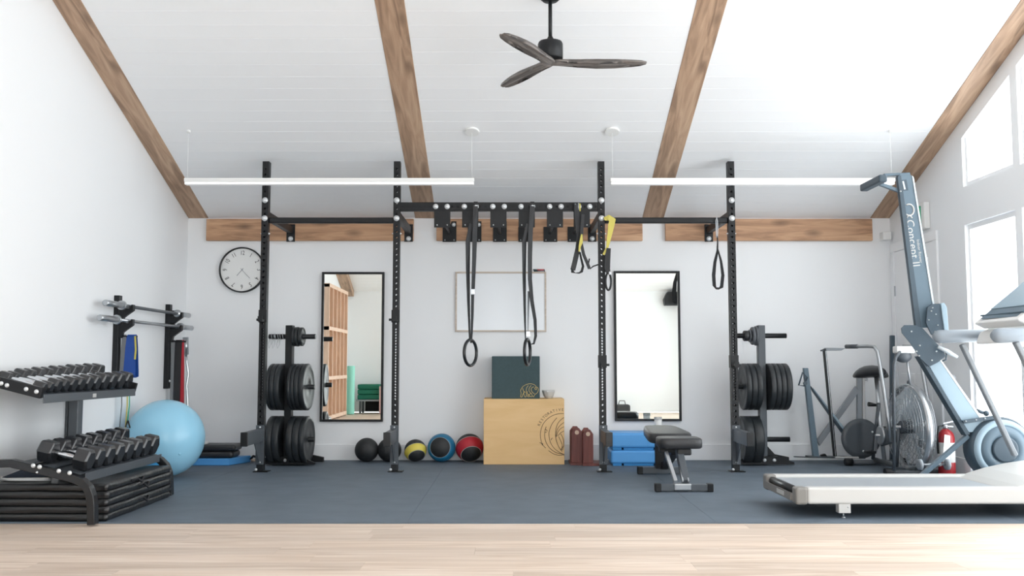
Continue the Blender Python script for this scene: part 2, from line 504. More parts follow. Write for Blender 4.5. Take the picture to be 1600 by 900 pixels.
# door on the right wall near the back corner
dr = MB().box2((XR - .012, 8.52, .005), (XR - .002, 9.38, 2.03)).build('door_1', M['trimw']); struct(dr)
for (ya, yb) in ((8.62, 8.92), (8.98, 9.28)):
    for (za, zb_) in ((.2, .85), (1.0, 1.9)):
        MB().box2((XR - .019, ya, za), (XR - .012, yb, zb_)).build('panel', M['trimw'], dr, bevel=.006)
MB().tube([(XR - .012, 8.6, 1.0), (XR - .06, 8.6, 1.0), (XR - .06, 8.7, 1.0)], .009).build('door_handle', M['steel'], dr)
MB().box2((XR - .022, 9.375, 1.6), (XR - .004, 9.39, 1.7)).build('hinge', M['steel'], dr)
struct(MB().box2((XR - .02, 8.43, .0), (XR, 8.515, 2.034)).box2((XR - .02, 9.385, 0), (XR, 9.47, 2.034)).box2((XR - .02, 8.43, 2.035), (XR, 9.47, 2.12)).build('trim_%d' % tn, M['trimw'], bevel=.003, seg=1)); tn += 1
# ============================================================ GYM RIG
YU = 8.48
UX = [at(412, 737, YU).x, at(617, 737, YU).x, at(941, 737, YU).x, at(1145, 737, YU).x]
UX = [-2.195, -1.025, .795, 1.952]
UH = 2.735; UW, UD = .058, .072
rig = thing('gym_rig', 'black wall-mounted steel gym rig with four tall perforated uprights and monkey rungs', 'rig', (UX[0], YU, 0))
def holes():
    zs = []; z = .12
    while z < UH - .03:
        zs.append(z); z += .0255 if .62 < z < 1.22 else .051
    return zs
def upright_mesh(x):
    m = MB(); t = .004
    m.box2((x - UW / 2, YU - UD / 2, .012), (x - UW / 2 + t, YU + UD / 2, UH)).box2((x + UW / 2 - t, YU - UD / 2, .012), (x + UW / 2, YU + UD / 2, UH))
    m.box2((x - UW / 2, YU - UD / 2, UH), (x + UW / 2, YU + UD / 2, UH + .004))
    zs = holes(); cuts = [.012] + [(a + b) / 2 for a, b in zip(zs, zs[1:])] + [UH]
    for yf in (YU - UD / 2, YU + UD / 2):
        for i, z in enumerate(zs):
            z0, z1 = cuts[i], cuts[i + 1]; r = .0108
            outer = [(UW / 2, z), (UW / 2, z1), (0, z1), (-UW / 2, z1), (-UW / 2, z), (-UW / 2, z0), (0, z0), (UW / 2, z0)]
            vs = [V((x + a, yf, b)) for a, b in outer] + [V((x + r * math.cos(k * PI / 4), yf, z + r * math.sin(k * PI / 4))) for k in range(8)]
            m.add(vs, [(k, (k + 1) % 8, 8 + (k + 1) % 8, 8 + k) for k in range(8)])
    return m
bolt_proto = []
def bolt(loc, parent, r=.026, dirn='-y', nm='bolt'):
    b = MB().lathe([(r, 0), (r, .003), (r * .62, .004), (r * .6, .010), (r * .35, .013)], 14)
    if dirn == '-y': Mx = AYN
    elif dirn == 'x': Mx = AX
    else: Mx = Matrix.Rotation(-PI / 2, 4, 'Y')
    b.v = [TR(loc) @ Mx @ p for p in b.v]
    return b.build(nm, M['bolt'], parent)
for x in UX:
    u = upright_mesh(x).build('upright', M['black'], rig)
    bp = MB().box2((x - .055, YU - .055, 0), (x + .075, YU + .055, .008)).build('foot_plate', M['black'], rig, bevel=.002, seg=1)
    bolt((x - .03, YU - UD / 2 - .001, .022), u, .012)
    bolt((x, YU - UD / 2 - .001, .085), u, .015)
    for py in (314, 342):
        z = at(420, py, YU).z
        bolt((x, YU - UD / 2 - .002, z), u)
    z = at(420, 365, YU).z
    bolt((x - UW / 2, YU, z), u, .010, '-x'); bolt((x + UW / 2, YU, z), u, .010, 'x')
    # arm back to the wall, gusset and wall plate
    za = at(420, 336, YU).z
    MB().box2((x - .024, YU + UD / 2, za - .035), (x + .024, YB - .052, za + .035)).build('wall_arm', M['black'], rig, bevel=.003, seg=1)
    wp = MB().box2((x - .042, YB - .053, za - .115), (x + .042, YB - .046, za + .06)).build('wall_plate', M['black'], rig, bevel=.002, seg=1)
    bolt((x, YB - .0535, za - .085), wp, .024)
    MB().slab([(x - .003, YU + UD / 2, za - .036), (x - .003, YU + UD / 2, za - .14), (x - .003, YU + .14, za - .036)], (.006, 0, 0)).build('gusset', M['black'], rig)
# front crossmember with holes between uprights 2 and 3
zc = at(780, 323.5, YU).z
x0, x1 = UX[1] + UW / 2, UX[2] - UW / 2
m = MB(); ch = .076
m.box2((x0, YU - .025, zc - ch / 2), (x1, YU + .025, zc - ch / 2 + .004)).box2((x0, YU - .025, zc + ch / 2 - .004), (x1, YU + .025, zc + ch / 2)).box2((x0, YU + .021, zc - ch / 2), (x1, YU + .025, zc + ch / 2))
nh = int((x1 - x0) / .0485); st = (x1 - x0) / nh
for i in range(nh):
    c = x0 + (i + .5) * st; r = .0085
    outer = [(st / 2, 0), (st / 2, ch / 2), (0, ch / 2), (-st / 2, ch / 2), (-st / 2, 0), (-st / 2, -ch / 2), (0, -ch / 2), (st / 2, -ch / 2)]
    m.add([V((c + a, YU - .025, zc + b)) for a, b in outer] + [V((c + r * math.cos(k * PI / 4), YU - .025, zc + r * math.sin(k * PI / 4))) for k in range(8)],
          [(k, (k + 1) % 8, 8 + (k + 1) % 8, 8 + k) for k in range(8)])
cmb = m.build('crossmember', M['black'], rig)
for px in (681, 699, 725.6, 744, 770, 788, 814, 832, 858.7, 876.5, 904, 921):
    bolt((at(px, 323, YU).x, YU - .027, zc), cmb, .024)
# side pull-up bars
zb_ = at(500, 344.5, YU).z
for a, b in ((0, 1), (2, 3)):
    MB().box2((UX[a] + UW / 2, YU - .018, zb_ - .026), (UX[b] - UW / 2, YU + .03, zb_ + .026)).build('pull_up_bar', M['black'], rig, bevel=.012, seg=3)
# monkey rungs: front hanger plate, wall hanger plate, bar between
zf0 = at(780, 355.5, YU - .03).z; zf1 = zc - ch / 2
zr0 = zf0; zr1 = at(780, 347.5, 9.42).z
for c in (691, 734.7, 778.8, 823, 867, 909):
    xc = at(c, 340, YU - .03).x
    hp1 = MB().box2((xc - .072, YU - .033, zf0), (xc + .072, YU - .027, zf1 + .003)).build('hanger_plate', M['black'], rig, bevel=.002, seg=1)
    hp2 = MB().slab([(xc - .068, 9.445, zr0), (xc + .068, 9.445, zr0), (xc + .068, 9.445, zr1 + .015), (xc + .02, 9.445, zr1 + .015), (xc + .0, 9.445, zr1 - .04), (xc - .068, 9.445, zr1 - .04)], (0, .008, 0)).build('wall_hanger_plate', M['black'], rig)
    MB().tube([(xc, YU - .026, zf0 + .09), (xc, 9.445, zf0 + .09)], .014, 12).build('rung', M['black'], rig)
    bolt((xc + .042, 9.443, zr1 - .02), hp2, .02)
    for sx in (-.045, .045):
        bolt((xc + sx, YU - .0335, zf0 + .022), hp1, .006)
        bolt((xc + sx, 9.444, zr0 + .018), hp2, .006)
# hooks (removable) and spotter arms
HK = [(0, 500, 'far left upright'), (1, 500, 'second upright from the left'), (2, 571, 'third upright from the left, beside the rings'), (3, 571, 'far right upright')]
for i, py, wd in HK:
    z = at(420, py, YU - .05).z; x = UX[i]; sgn = -1 if i < 2 else 1
    t = thing('j_hook', 'small black bar hook pinned on the ' + wd, 'hook', (x, YU, z - .05))
    MB().box2((x - UW / 2 - .006, YU - UD / 2 - .006, z - .02), (x + UW / 2 + .006, YU - UD / 2 - .001, z + .09)).box2((x - UW / 2 - .007, YU - UD / 2 - .006, z - .02), (x - UW / 2 - .001, YU + .03, z + .09)).build('sleeve', M['black'], t, bevel=.001, seg=1)
    MB().box2((x - .02, YU - UD / 2 - .085, z - .015), (x + .02, YU - UD / 2 - .006, z + .002)).box2((x - .02, YU - UD / 2 - .09, z - .015), (x + .02, YU - UD / 2 - .08, z + .03)).build('lip', M['black'], t)
    MB().tube([(x + sgn * .03, YU, z + .005), (x + sgn * .062, YU - .01, z + .005)], .011, 10).build('pin', M['blackgl'], t)
AR = ['far left upright', 'second upright from the left', 'upright right of the maroon push-up stands', 'far right upright']
for i in range(4):
    x = UX[i]; z0 = .265; z1 = .375; y0 = 7.93; y1 = YU - UD / 2 - .002
    t = thing('spotter_arm', 'low black spotter arm jutting forward from the ' + AR[i], 'spotter arm', (x, YU, z0))
    MB().box2((x - .026, y0 + .02, z0), (x + .026, y1, z1)).build('beam', M['charcoal'], t, bevel=.003, seg=1)
    MB().box2((x - .029, y0, z0 - .003), (x + .029, y0 + .022, z1 + .003)).build('end_cap', M['blackgl'], t, bevel=.004)
    MB().slab([(x - .004, y1, z0), (x - .004, y1, z0 - .2), (x - .004, y1 - .19, z0)], (.008, 0, 0)).build('gusset', M['charcoal'], t)
    MB().box2((x - UW / 2 - .008, y1 - .004, z0 - .2), (x + UW / 2 + .008, y1 + .001, z1 + .03)).build('bracket', M['charcoal'], t, bevel=.002, seg=1)
    bolt((x, y1 - .006, z1 + .012), t, .008)

# ============================================================ RINGS, STRAPS
def pts(lst, Y): return [at(a, b, Y) for a, b in lst]
YR = 8.40
def ring_set(ringc, rw, label_r, left, right, buckle, tail, name='gymnastic_ring'):
    c = at(ringc[0], ringc[1], YR)
    t = thing(name, label_r, 'gymnastic ring', (c.x, YR, c.z - .12), 'gymnastic rings hanging from the rig')
    R = .112; ang = math.acos(min(1, rw))
    rp = [V((c.x + R * math.cos(a) * rw, YR + R * math.cos(a) * math.sin(ang), c.z + R * math.sin(a))) for a in [2 * PI * k / 40 for k in range(40)]]
    MB().tube(rp, .014, 12, closed=True).build('ring', M['blackgl'], t)
    (l, ld), (r, rd) = left, right
    MB().ribbon(pts(l, YR), .045, .002, ld).build('strap', M['strap'], t)
    MB().ribbon(pts(r, YR), .045, .002, rd).build('strap', M['strap'], t)
    MB().ribbon(pts(tail[0], YR), tail[2], .002, tail[1]).build('strap_tail', M['strap'] if len(tail) < 4 else tail[3], t)
    b = at(buckle[0], buckle[1], YR - .008)
    MB().box(b, (.036, .02, .05)).build('buckle', M['steel'], t, bevel=.003)
    # loop over the crossmember
    lx = at(l[0][0], l[0][1], YR).x; rx = at(r[0][0], r[0][1], YR).x
    MB().box2((rx - .018, YU - .034, zc - ch / 2 - .002), (rx + .018, YU + .03, zc + ch / 2 + .005)).build('strap_loop', M['strap'], t)
    return t
def dirs(n, a0, a1): return [V((math.cos(a0 + (a1 - a0) * i / (n - 1)), math.sin(a0 + (a1 - a0) * i / (n - 1)), 0)) for i in range(n)]
ring_set((735, 551), .44, 'black gymnastic ring hanging left, its strap crossing the left of the whiteboard',
         ([(737, 350), (731, 378), (731, 420), (732, 470), (734, 532)], dirs(5, .2, 1.35)),
         ([(743, 322), (742, 360), (741, 400), (739, 456)], dirs(4, .2, .9)), (738.5, 456),
         ([(738.5, 458), (738, 490), (737, 520), (736, 536)], dirs(4, .7, 1.2), .034))
ring_set((824, 550), .24, 'black gymnastic ring hanging right, in front of the dark green box',
         ([(826, 350), (819, 378), (819, 430), (820, 490), (821, 531)], dirs(5, .3, 1.4)),
         ([(832, 322), (829, 360), (828, 400), (828, 436), (831, 470), (836, 500), (837, 525), (834, 537), (829, 538)], dirs(9, .3, 1.25)), (825, 522),
         ([(826, 455), (825.5, 480), (825, 500), (825, 518)], dirs(4, 1.0, 1.4), .036, M['greystrap']))
# suspension trainer on the crossmember (left of upright 3)
t = thing('suspension_trainer', 'black and yellow suspension trainer wrapped over the crossmember near the third upright', 'suspension strap', at(908, 425, YR))
Yt = 8.405
MB().ribbon(pts([(901, 320), (902, 345), (905, 370), (903, 388), (898, 410), (895, 422)], Yt), .045, .004, (1, .2, 0)).build('strap', M['strap'], t)
MB().ribbon(pts([(911, 335), (909, 360), (908, 380), (912, 398), (918, 412), (921, 420)], Yt - .02), .028, .004, (1, .2, 0)).build('strap', M['strap'], t)
MB().ribbon(pts([(895, 420), (894.5, 425), (899, 426.5), (905, 426.5), (909, 424), (911, 416), (908, 404), (906, 394)], Yt), [.055, .055, .05, .045, .04, .035, .03, .025], .004, (.7, 1, 0)).build('foot_loop', M['strap'], t)
MB().tube(pts([(921, 404), (919, 414), (922, 420), (927, 416), (936, 413), (938, 414)], Yt), .006, 8).build('cord', M['strap'], t)
MB().ribbon(pts([(909, 366), (908, 378), (906, 385), (905, 393)], Yt - .03), [.012, .03, .02, .012], .006, (1, 0, 0)).build('yellow_webbing', M['yellow'], t)
MB().ribbon(pts([(906, 318), (906, 330)], 8.43), .014, .004, (1, 0, 0)).build('yellow_webbing', M['yellow'], t)
MB().box(at(900, 324, 8.43), (.05, .02, .085)).build('wrap', M['strap'], t, bevel=.006)
MB().tube(pts([(899, 318), (899, 328)], 8.41), .006, 8).tube(pts([(904, 317), (904, 328)], 8.41), .006, 8).build('buckle', M['steel'], t)
# second trainer, bright yellow, right of upright 3
t = thing('suspension_trainer', 'bright yellow suspension strap hanging on the right side of the third upright', 'suspension strap', at(950, 453, YR))
Yt = 8.42
MB().ribbon(pts([(944, 342), (951, 340), (957, 344), (955, 352), (953, 365), (950, 380), (949, 386)], Yt), [.03, .05, .06, .055, .04, .03, .02], .01, (1, 0, 0)).build('yellow_webbing', M['yellow'], t)
MB().ribbon(pts([(950, 384), (946, 392), (943, 398)], Yt), .02, .008, (1, 0, 0)).build('yellow_webbing', M['yellow'], t)
MB().ribbon(pts([(951, 388), (949, 405), (948.5, 420), (951, 428)], Yt), [.035, .05, .05, .03], .03, (1, 0, 0)).build('strap', M['strap'], t)
c = at(950.5, 440, Yt)
MB().tube([V((c.x + .024 * math.cos(a), Yt, c.z + .075 * math.sin(a))) for a in [2 * PI * k / 24 for k in range(24)]], .009, 8, closed=True).build('handle_loop', M['strap'], t)
MB().box(at(953, 427, Yt - .02), (.022, .02, .03)).build('buckle', M['steel'], t, bevel=.004)
# ankle loop strap on the right pull-up bar
t = thing('loop_strap', 'single black loop strap hanging by a steel carabiner left of the far right upright', 'strap', at(1122, 451, YR))
Yt = 8.44
cb = pts([(1120, 338), (1121, 345), (1121.5, 360), (1121, 371), (1119.5, 371), (1119, 360), (1118.5, 345)], Yt)
MB().tube(cb, .0045, 8, closed=True).build('carabiner', M['steel'], t)
MB().ribbon(pts([(1121, 369), (1121.3, 380), (1121, 392), (1117, 410), (1115, 430), (1116, 446), (1119, 450.5), (1123, 451), (1127.5, 448), (1129.5, 430), (1126.5, 408), (1121.7, 390)], Yt),
            [.014, .018, .03, .05, .06, .06, .05, .05, .06, .055, .04, .018], .006, (.6, .8, 0)).build('strap', M['strap'], t)

# ============================================================ WALL OBJECTS
# clock
c = at(378, 421.5, YB - .03); R = .226
ck = thing('wall_clock', 'round white wall clock with thin black rim', 'clock', (c.x, YB - .001, c.z - R))
Mx = TR((c.x, YB - .001, c.z)) @ AYN
MB().lathe([(R, 0), (R, .04), (R - .012, .045), (R - .014, .02)], 64, Mx, close=False).build('rim', M['blackgl'], ck)
MB().lathe([(R - .013, 0), (R - .013, .022)], 64, Mx, smooth=False).build('dial', M['white'], ck)
nb = MB()
for k in range(1, 13):
    a = PI / 2 - k * PI / 6
    rr = R * .74
    P = TR((c.x + rr * math.cos(a), YB - .024, c.z + rr * math.sin(a))) @ Matrix.Rotation(PI / 2, 4, 'X') @ Matrix.Rotation(a - PI / 2, 4, 'Z') @ Matrix.Diagonal((.72, 1, 1, 1))
    text_verts(str(k), .062, P, nb)
nb.build('numerals', M['numeral'], ck)
def hand(deg, L, back, w, nm):
    a = math.radians(90 - deg); d = V((math.cos(a), 0, math.sin(a))); o = V((c.x, YB - .028, c.z))
    MB().bar(o - d * back, o + d * L, w, .002, up=(0, 1, 0)).build(nm, M['grey'] if nm != 'hub' else M['black'], ck)
hand(137, .115, .02, .0035, 'minute_hand'); hand(220, .078, .02, .0045, 'hour_hand')
MB().lathe([(.006, 0), (.006, .03)], 12, Mx).build('hub', M['grey'], ck)
# mirrors
for (a, b, y0, y1, lab) in ((499.5, 600.5, 425, 659, 'tall black-framed mirror left of the whiteboard, reflecting timber shelves'), (961, 1062, 423.5, 658, 'tall black-framed mirror right of the whiteboard, reflecting a bare white wall')):
    p = at(a, y1, YB - .03); q = at(b, y0, YB - .03)
    xa = p.x; xb = q.x; za = p.z; zb2 = q.z
    t = thing('wall_mirror', lab, 'mirror', ((xa + xb) / 2, YB - .001, za)); f = .022
    MB().box2((xa, YB - .034, za), (xa + f, YB - .001, zb2)).box2((xb - f, YB - .034, za), (xb, YB - .001, zb2)).box2((xa + f, YB - .034, za), (xb - f, YB - .001, za + f)).box2((xa + f, YB - .034, zb2 - f), (xb - f, YB - .001, zb2)).build('frame', M['black'], t, bevel=.002, seg=1)
    MB().box(((xa + xb) / 2, YB - .015, (za + zb2) / 2), (xb - xa - 2 * f, .008, zb2 - za - 2 * f), Matrix.Rotation(.0058 if xa < 0 else 0, 3, 'Z')).build('mirror_glass', M['mirror'], t)
# whiteboard
p = at(711, 518.5, YB - .02); q = at(853.5, 424.5, YB - .02)
t = thing('whiteboard', 'blank whiteboard with thin pale wood frame on the back wall', 'whiteboard', ((p.x + q.x) / 2, YB - .001, p.z)); f = .017
MB().box2((p.x, YB - .02, p.z), (p.x + f, YB - .001, q.z)).box2((q.x - f, YB - .02, p.z), (q.x, YB - .001, q.z)).box2((p.x + f, YB - .02, p.z), (q.x - f, YB - .001, p.z + f)).box2((p.x + f, YB - .02, q.z - f), (q.x - f, YB - .001, q.z)).build('frame', M['boardf'], t, bevel=.002, seg=1)
MB().box2((p.x + f, YB - .013, p.z + f), (q.x - f, YB - .002, q.z - f)).build('panel', M['board'], t)
ztop = q.z
for (a, b, dz, lab, mt_) in ((833, 851, .013, 'red marker lying on top of the whiteboard frame, upper of two', 'redball'), (834, 851.5, 0, 'grey and red marker on the whiteboard frame, under the other', 'grey')):
    pa = at(a, 422, YB - .012).x; pb = at(b, 422, YB - .012).x; z = ztop + .0065 + dz
    k = thing('marker', lab, 'marker', ((pa + pb) / 2, YB - .012, z - .0065), 'markers on the whiteboard')
    MB().tube([(pa + .04, YB - .011, z), (pb - .008, YB - .011, z)], .0063, 8).build('barrel', M[mt_], k)
    MB().tube([(pa, YB - .011, z), (pa + .04, YB - .011, z)], .0065, 8).build('cap', M['greenbox'], k)
    MB().tube([(pb - .008, YB - .011, z), (pb, YB - .011, z)], .0062, 8).build('tip', M['black'], k)

# exit sign, corner sensor
p = atX(1440, 355, XR - .03); 
t = thing('exit_sign', 'white box exit sign with green face above the side door', 'sign', (XR - .03, 8.83, 2.13))
MB().box2((XR - .055, 8.57, 2.155), (XR - .001, 8.96, 2.40)).build('housing', M['white'], t, bevel=.01)
MB().box2((XR - .06, 8.64, 2.185), (XR - .0555, 8.93, 2.37)).build('green_face', M['signg'], t)
xb = MB(); text_verts('EXIT', .1, TR((XR - .061, 8.785, 2.28)) @ Matrix(((0, 0, -1, 0), (-1, 0, 0, 0), (0, 1, 0, 0), (0, 0, 0, 1))), xb)
xb.build('lettering', M['white'], t)
MB().box2((3.66, 9.40, at(1391, 375, 9.42).z), (3.745, 9.499, at(1391, 362, 9.42).z)).build('corner_sensor', M['white'], bevel=.008)
tag(bpy.data.objects['corner_sensor'], 'small square white sensor box below the last beam in the corner', 'sensor')

# ============================================================ CEILING FAN
Yf = 6.5
hub = at(860, 97, Yf); cz = ceil_z(Yf); hx = hub.x
fz = at(880, 98, Yf).z
fan = thing('ceiling_fan', 'black ceiling fan with three weathered grey wooden propeller blades', 'ceiling fan', (hx, Yf, fz - .03))
MB().lathe([(.0, cz - .06), (.05, cz - .058), (.07, cz - .04), (.075, cz + .03)], 24, TR((hx, Yf, 0))).build('canopy', M['black'], fan)
MB().tube([(hx, Yf, cz - .03), (hx, Yf, fz + .16)], .0135, 12).build('downrod', M['black'], fan)
MB().lathe([(.016, fz + .185), (.022, fz + .17), (.05, fz + .152), (.08, fz + .145), (.087, fz + .13), (.087, fz + .03), (.08, fz + .025)], 36, TR((hx, Yf, 0))).build('motor', M['black'], fan)
for k in range(3):
    a = k * 2 * PI / 3; m = MB(); secs = [(0.0, .09, .034, 0), (.06, .10, .034, .12), (.12, .085, .028, .3), (.2, .088, .022, .42), (.32, .105, .015, .42), (.45, .108, .012, .36), (.56, .095, .010, .3), (.63, .075, .009, .26), (.665, .04, .007, .24)]
    vs = []; n = 10
    for (r, ch_, th, tw) in secs:
        for j in range(n):
            b = 2 * PI * j / n
            y = ch_ / 2 * math.cos(b); z = th / 2 * math.sin(b)
            tw = -tw; yy = y * math.cos(tw) - z * math.sin(tw); zz = y * math.sin(tw) + z * math.cos(tw)
            vs.append(V((r, yy + .02 * math.sin(r * 4.5), zz)))
    fs = [(i * n + j, i * n + (j + 1) % n, (i + 1) * n + (j + 1) % n, (i + 1) * n + j) for i in range(len(secs) - 1) for j in range(n)]
    fs += [tuple(range(n))[::-1], tuple((len(secs) - 1) * n + j for j in range(n))]
    m.add(vs, fs, True)
    b = m.build('blade', M['fanwood'], fan); 
    # place: blade mesh was offset by the fan origin, so shift it back
    b.data.transform(Matrix.Translation(fan.location)); b.location = (0, 0, .03); b.rotation_euler = (0, 0, a + .0)

# ============================================================ LINEAR PENDANTS
YP = 8.07
def pendant(xa, xb, lab):
    z = at(500, 284, YP).z
    t = thing('linear_pendant', lab, 'ceiling light', ((xa + xb) / 2, YP, z - .03))
    MB().box2((xa, YP - .03, z - .005), (xb, YP + .03, z + .028)).build('housing', M['white'], t, bevel=.004)
    MB().box2((xa + .003, YP - .028, z - .028), (xb - .003, YP + .028, z - .005)).build('diffuser', M['glow'], t, bevel=.006)
    for s, x in ((0, xa + .02), (1, xb - .02)):
        MB().tube([(x, YP, z + .028), (x, YP, ceil_z(YP) - .002)], .0016, 6).build('cable', M['white'], t)
        MB().lathe([(.06, -.02), (.062, -.005), (.05, .01)] if (s == 1) == (xa < 0) else [(.015, -.02), (.016, -.005), (.012, .01)], 20, TR((x, YP, ceil_z(YP))) @ Matrix.Rotation(-SA, 4, 'X')).build('canopy', M['white'], t)
xa = at(289, 284, YP).x; xb = at(741, 284, YP).x
pendant(xa, xb, 'long white linear pendant light on the left, running from left beam to centre')
xa = at(953.5, 284, YP).x
pendant(xa, at(1397, 284, YP).x, 'long white linear pendant light on the right, ending behind the tall rower')

# ============================================================ BOXES AND BACK-WALL FLOOR ITEMS
p = atZ(755.5, 725.5, .002); Yb = p.y
pa = at(755.5, 726, Yb).x; pb = at(882, 726, Yb).x; zt_ = at(800, 623.3, Yb).z
bx = thing('plyo_box', 'large pale plywood jump box printed with a round leaf emblem', 'plyo box', ((pa + pb) / 2, Yb, 0))
D = .40
MB().box2((pa, Yb, 0), (pb, Yb + .018, zt_)).build('front_panel', M['ply'], bx, bevel=.003)
MB().box2((pa, Yb + D, 0), (pb, Yb + D + .018, zt_)).build('back_panel', M['ply'], bx, bevel=.003)
MB().box2((pa, Yb + .0185, 0), (pa + .018, Yb + D - .0005, zt_)).build('side_panel', M['ply'], bx, bevel=.002)
MB().box2((pb - .018, Yb + .0185, 0), (pb, Yb + D - .0005, zt_)).build('side_panel', M['ply'], bx, bevel=.002)
MB().box2((pa + .0185, Yb + .0185, zt_ - .018), (pb - .0185, Yb + D - .0005, zt_)).build('top_panel', M['ply'], bx, bevel=.002)
def Z6(x, y): return at(740 + x / 4.5, 540 + y / 4.5, Yb - .0008)
em = MB()
def line(lst, r=.0026, f=Z6):
    P = [f(a, b) for a, b in lst]
    # smooth (Catmull-Rom)
    out = []
    for i in range(len(P) - 1):
        p0 = P[max(i - 1, 0)]; p1 = P[i]; p2 = P[i + 1]; p3 = P[min(i + 2, len(P) - 1)]
        for k in range(5):
            s = k / 5
            out.append(.5 * ((2 * p1) + (p2 - p0) * s + (2 * p0 - 5 * p1 + 4 * p2 - p3) * s * s + (3 * p1 - p0 - 3 * p2 + p3) * s ** 3))
    out.append(P[-1]); return em_.ribbon(out, r * 2, .0012, (0, 0, 0)) if False else em_.tube(out, r, 6)
em_ = em
cx, cy, cr = 615, 622, 147
line([(634, 478), (600, 479), (560, 490), (520, 515), (490, 550), (474, 590), (469, 630), (475, 670), (488, 700), (507, 720)])
line([(527, 738), (560, 760), (600, 771), (637, 768)])
line([(510, 570), (502, 600), (500, 640), (510, 680), (535, 720), (580, 752), (637, 765)])
line([(585, 508), (555, 545), (535, 590), (530, 630), (540, 680), (565, 720), (600, 748), (637, 766)])
line([(635, 505), (605, 530), (585, 565), (576, 610), (580, 660), (598, 710), (622, 745)])
line([(635, 540), (605, 565), (585, 600), (578, 650)])
line([(635, 570), (610, 585), (592, 610), (583, 640)])
line([(635, 600), (610, 615), (592, 635)])
line([(598, 640), (612, 670), (622, 700), (618, 735)])
line([(612, 620), (628, 650), (634, 690), (625, 735)])
line([(635, 705), (620, 720), (612, 735)])
line([(500, 590), (512, 592), (518, 602)]); line([(503, 610), (514, 608)])
line([(545, 665), (548, 655), (556, 650)])
line([(465, 682), (478, 688), (484, 702)]); line([(484, 698), (487, 688)])
em.build('emblem', M['ink'], bx)
tx = MB(); word = 'RESTORATIVE'
Cc = Z6(620, 625)
for i, chh in enumerate(word):
    a = math.radians(157 - i * (157 - 88) / 10.0)
    R2 = 172 / 4.5 * .00602
    Mx = TR((Cc.x + R2 * math.cos(a), Yb - .0004, Cc.z + R2 * math.sin(a))) @ Matrix.Rotation(PI / 2, 4, 'X') @ Matrix.Rotation(a - PI / 2, 4, 'Z')
    text_verts(chh, .036, Mx, tx)
tx.build('lettering', M['ink'], bx)
# dark green box on top
Yg = Yb + .04
ga = at(768.5, 600, Yg).x; gb = at(843.5, 600, Yg).x; gz1 = at(800, 556.5, Yg).z; gz0 = zt_ + .0005
gbx = MB().box2((ga, Yg, gz0), (gb, Yg + .36, gz1)).build('storage_box', M['greenbox'], bevel=.006)
tag(gbx, 'dark green square box with gold bison outline, on the plywood box', 'box')
em_ = MB()
def Zg(x, y): return at(740 + x / 4.5, 540 + y / 4.5, Yg - .0008)
for l in ([(330, 360), (334, 335), (331, 315), (345, 290), (368, 275), (400, 268), (428, 276), (440, 290), (452, 297), (455, 315), (447, 332), (430, 345), (422, 360), (412, 350), (405, 335), (395, 342), (390, 350)],
          [(330, 360), (340, 361), (346, 345), (352, 330), (360, 322)], [(352, 330), (356, 350), (362, 361), (370, 355), (372, 335), (380, 322)],
          [(345, 300), (352, 322), (365, 330)], [(385, 280), (372, 300), (372, 325), (385, 345), (398, 358), (412, 358)], [(405, 280), (392, 298), (390, 318), (402, 335)],
          [(425, 290), (410, 296), (405, 312), (415, 330), (428, 338)], [(440, 292), (430, 300), (436, 310), (444, 306), (440, 296)], [(383, 345), (380, 358), (392, 360)]):
    line(l, .0022, Zg)
em_.build('bison_emblem', M['gold'], gbx)
# small bowl
cb_ = at(857, 620, Yb + .12); 
r1 = .062
t = thing('small_bowl', 'small white ceramic bowl on the plywood box, right of the green box', 'bowl', (cb_.x, Yb + .12, zt_ + .0005))
MB().lathe([(.028, 0), (.034, .004), (.05, .03), (.06, .062), (r1, .078), (r1 - .004, .078), (.056, .06), (.045, .03), (.0, .012)], 32, TR((cb_.x, Yb + .12, zt_ + .0005)), close=False).lathe([(.0, 0), (.028, 0)], 32, TR((cb_.x, Yb + .12, zt_ + .0005)), close=False).build('bowl', M['offw'], t)
MB().sphere((cb_.x - .012, Yb + .12 - .058, zt_ + .066), .007, 12, 8).build('lug', M['white'], t)
MB().lathe([(.038, .0), (.03, .012), (.0, .014)], 20, TR((cb_.x + .03, Yb + .05, zt_ - .004)), close=False).build('saucer_edge', M['white'], t) if False else None

# medicine balls along the wall
def medball(px, py, rpx, name, lab, mats, axis=None):
    Yc = 9.33; c = at(px, py, Yc); r = rpx * Yc / F * .985; c.z = r + .001
    t = thing(name, lab, 'ball', (c.x, Yc, 0), 'medicine balls in a row along the back wall')
    if axis is None:
        MB().sphere(c, r, 40, 26).build('shell', mats[0], t)
    else:
        # body + raised band(s) round the given axis
        MB().sphere(c, r * .985, 40, 26).build('shell', mats[0], t)
        a = V(axis).normalized(); Mx = TR(c) @ a.to_track_quat('Z', 'Y').to_matrix().to_4x4()
        z0, z1, mo = mats[1]
        prof = [(r * math.cos(p) * 1.0, r * math.sin(p) * 1.0) for p in [z0 + (z1 - z0) * i / 10 for i in range(11)]]
        prof = [(prof[0][0] * .97, prof[0][1] * .97)] + prof + [(prof[-1][0] * .97, prof[-1][1] * .97)]
        MB().lathe(prof, 48, Mx, close=False).build('band', mo, t)
        for p in (z0, z1):
            rp = [Mx @ V((r * math.cos(p) * math.cos(k * PI / 24), r * math.cos(p) * math.sin(k * PI / 24), r * math.sin(p))) for k in range(48)]
            MB().tube(rp, .0022, 6, closed=True).build('seam', M['grey'] if mo is not M['redball'] else M['offw'], t)
medball(573, 702, 18.6, 'slam_ball', 'all-black textured slam ball, leftmost of the ball row', [M['blkball']])
medball(608.5, 702, 18.6, 'slam_ball', 'all-black slam ball half hidden behind the second upright', [M['blkball']])
medball(649, 702, 17.6, 'medicine_ball', 'black medicine ball with a broad yellow band', [M['blkball'], (.06, .74, M['yelball'])], (.25, -.70, -.66))
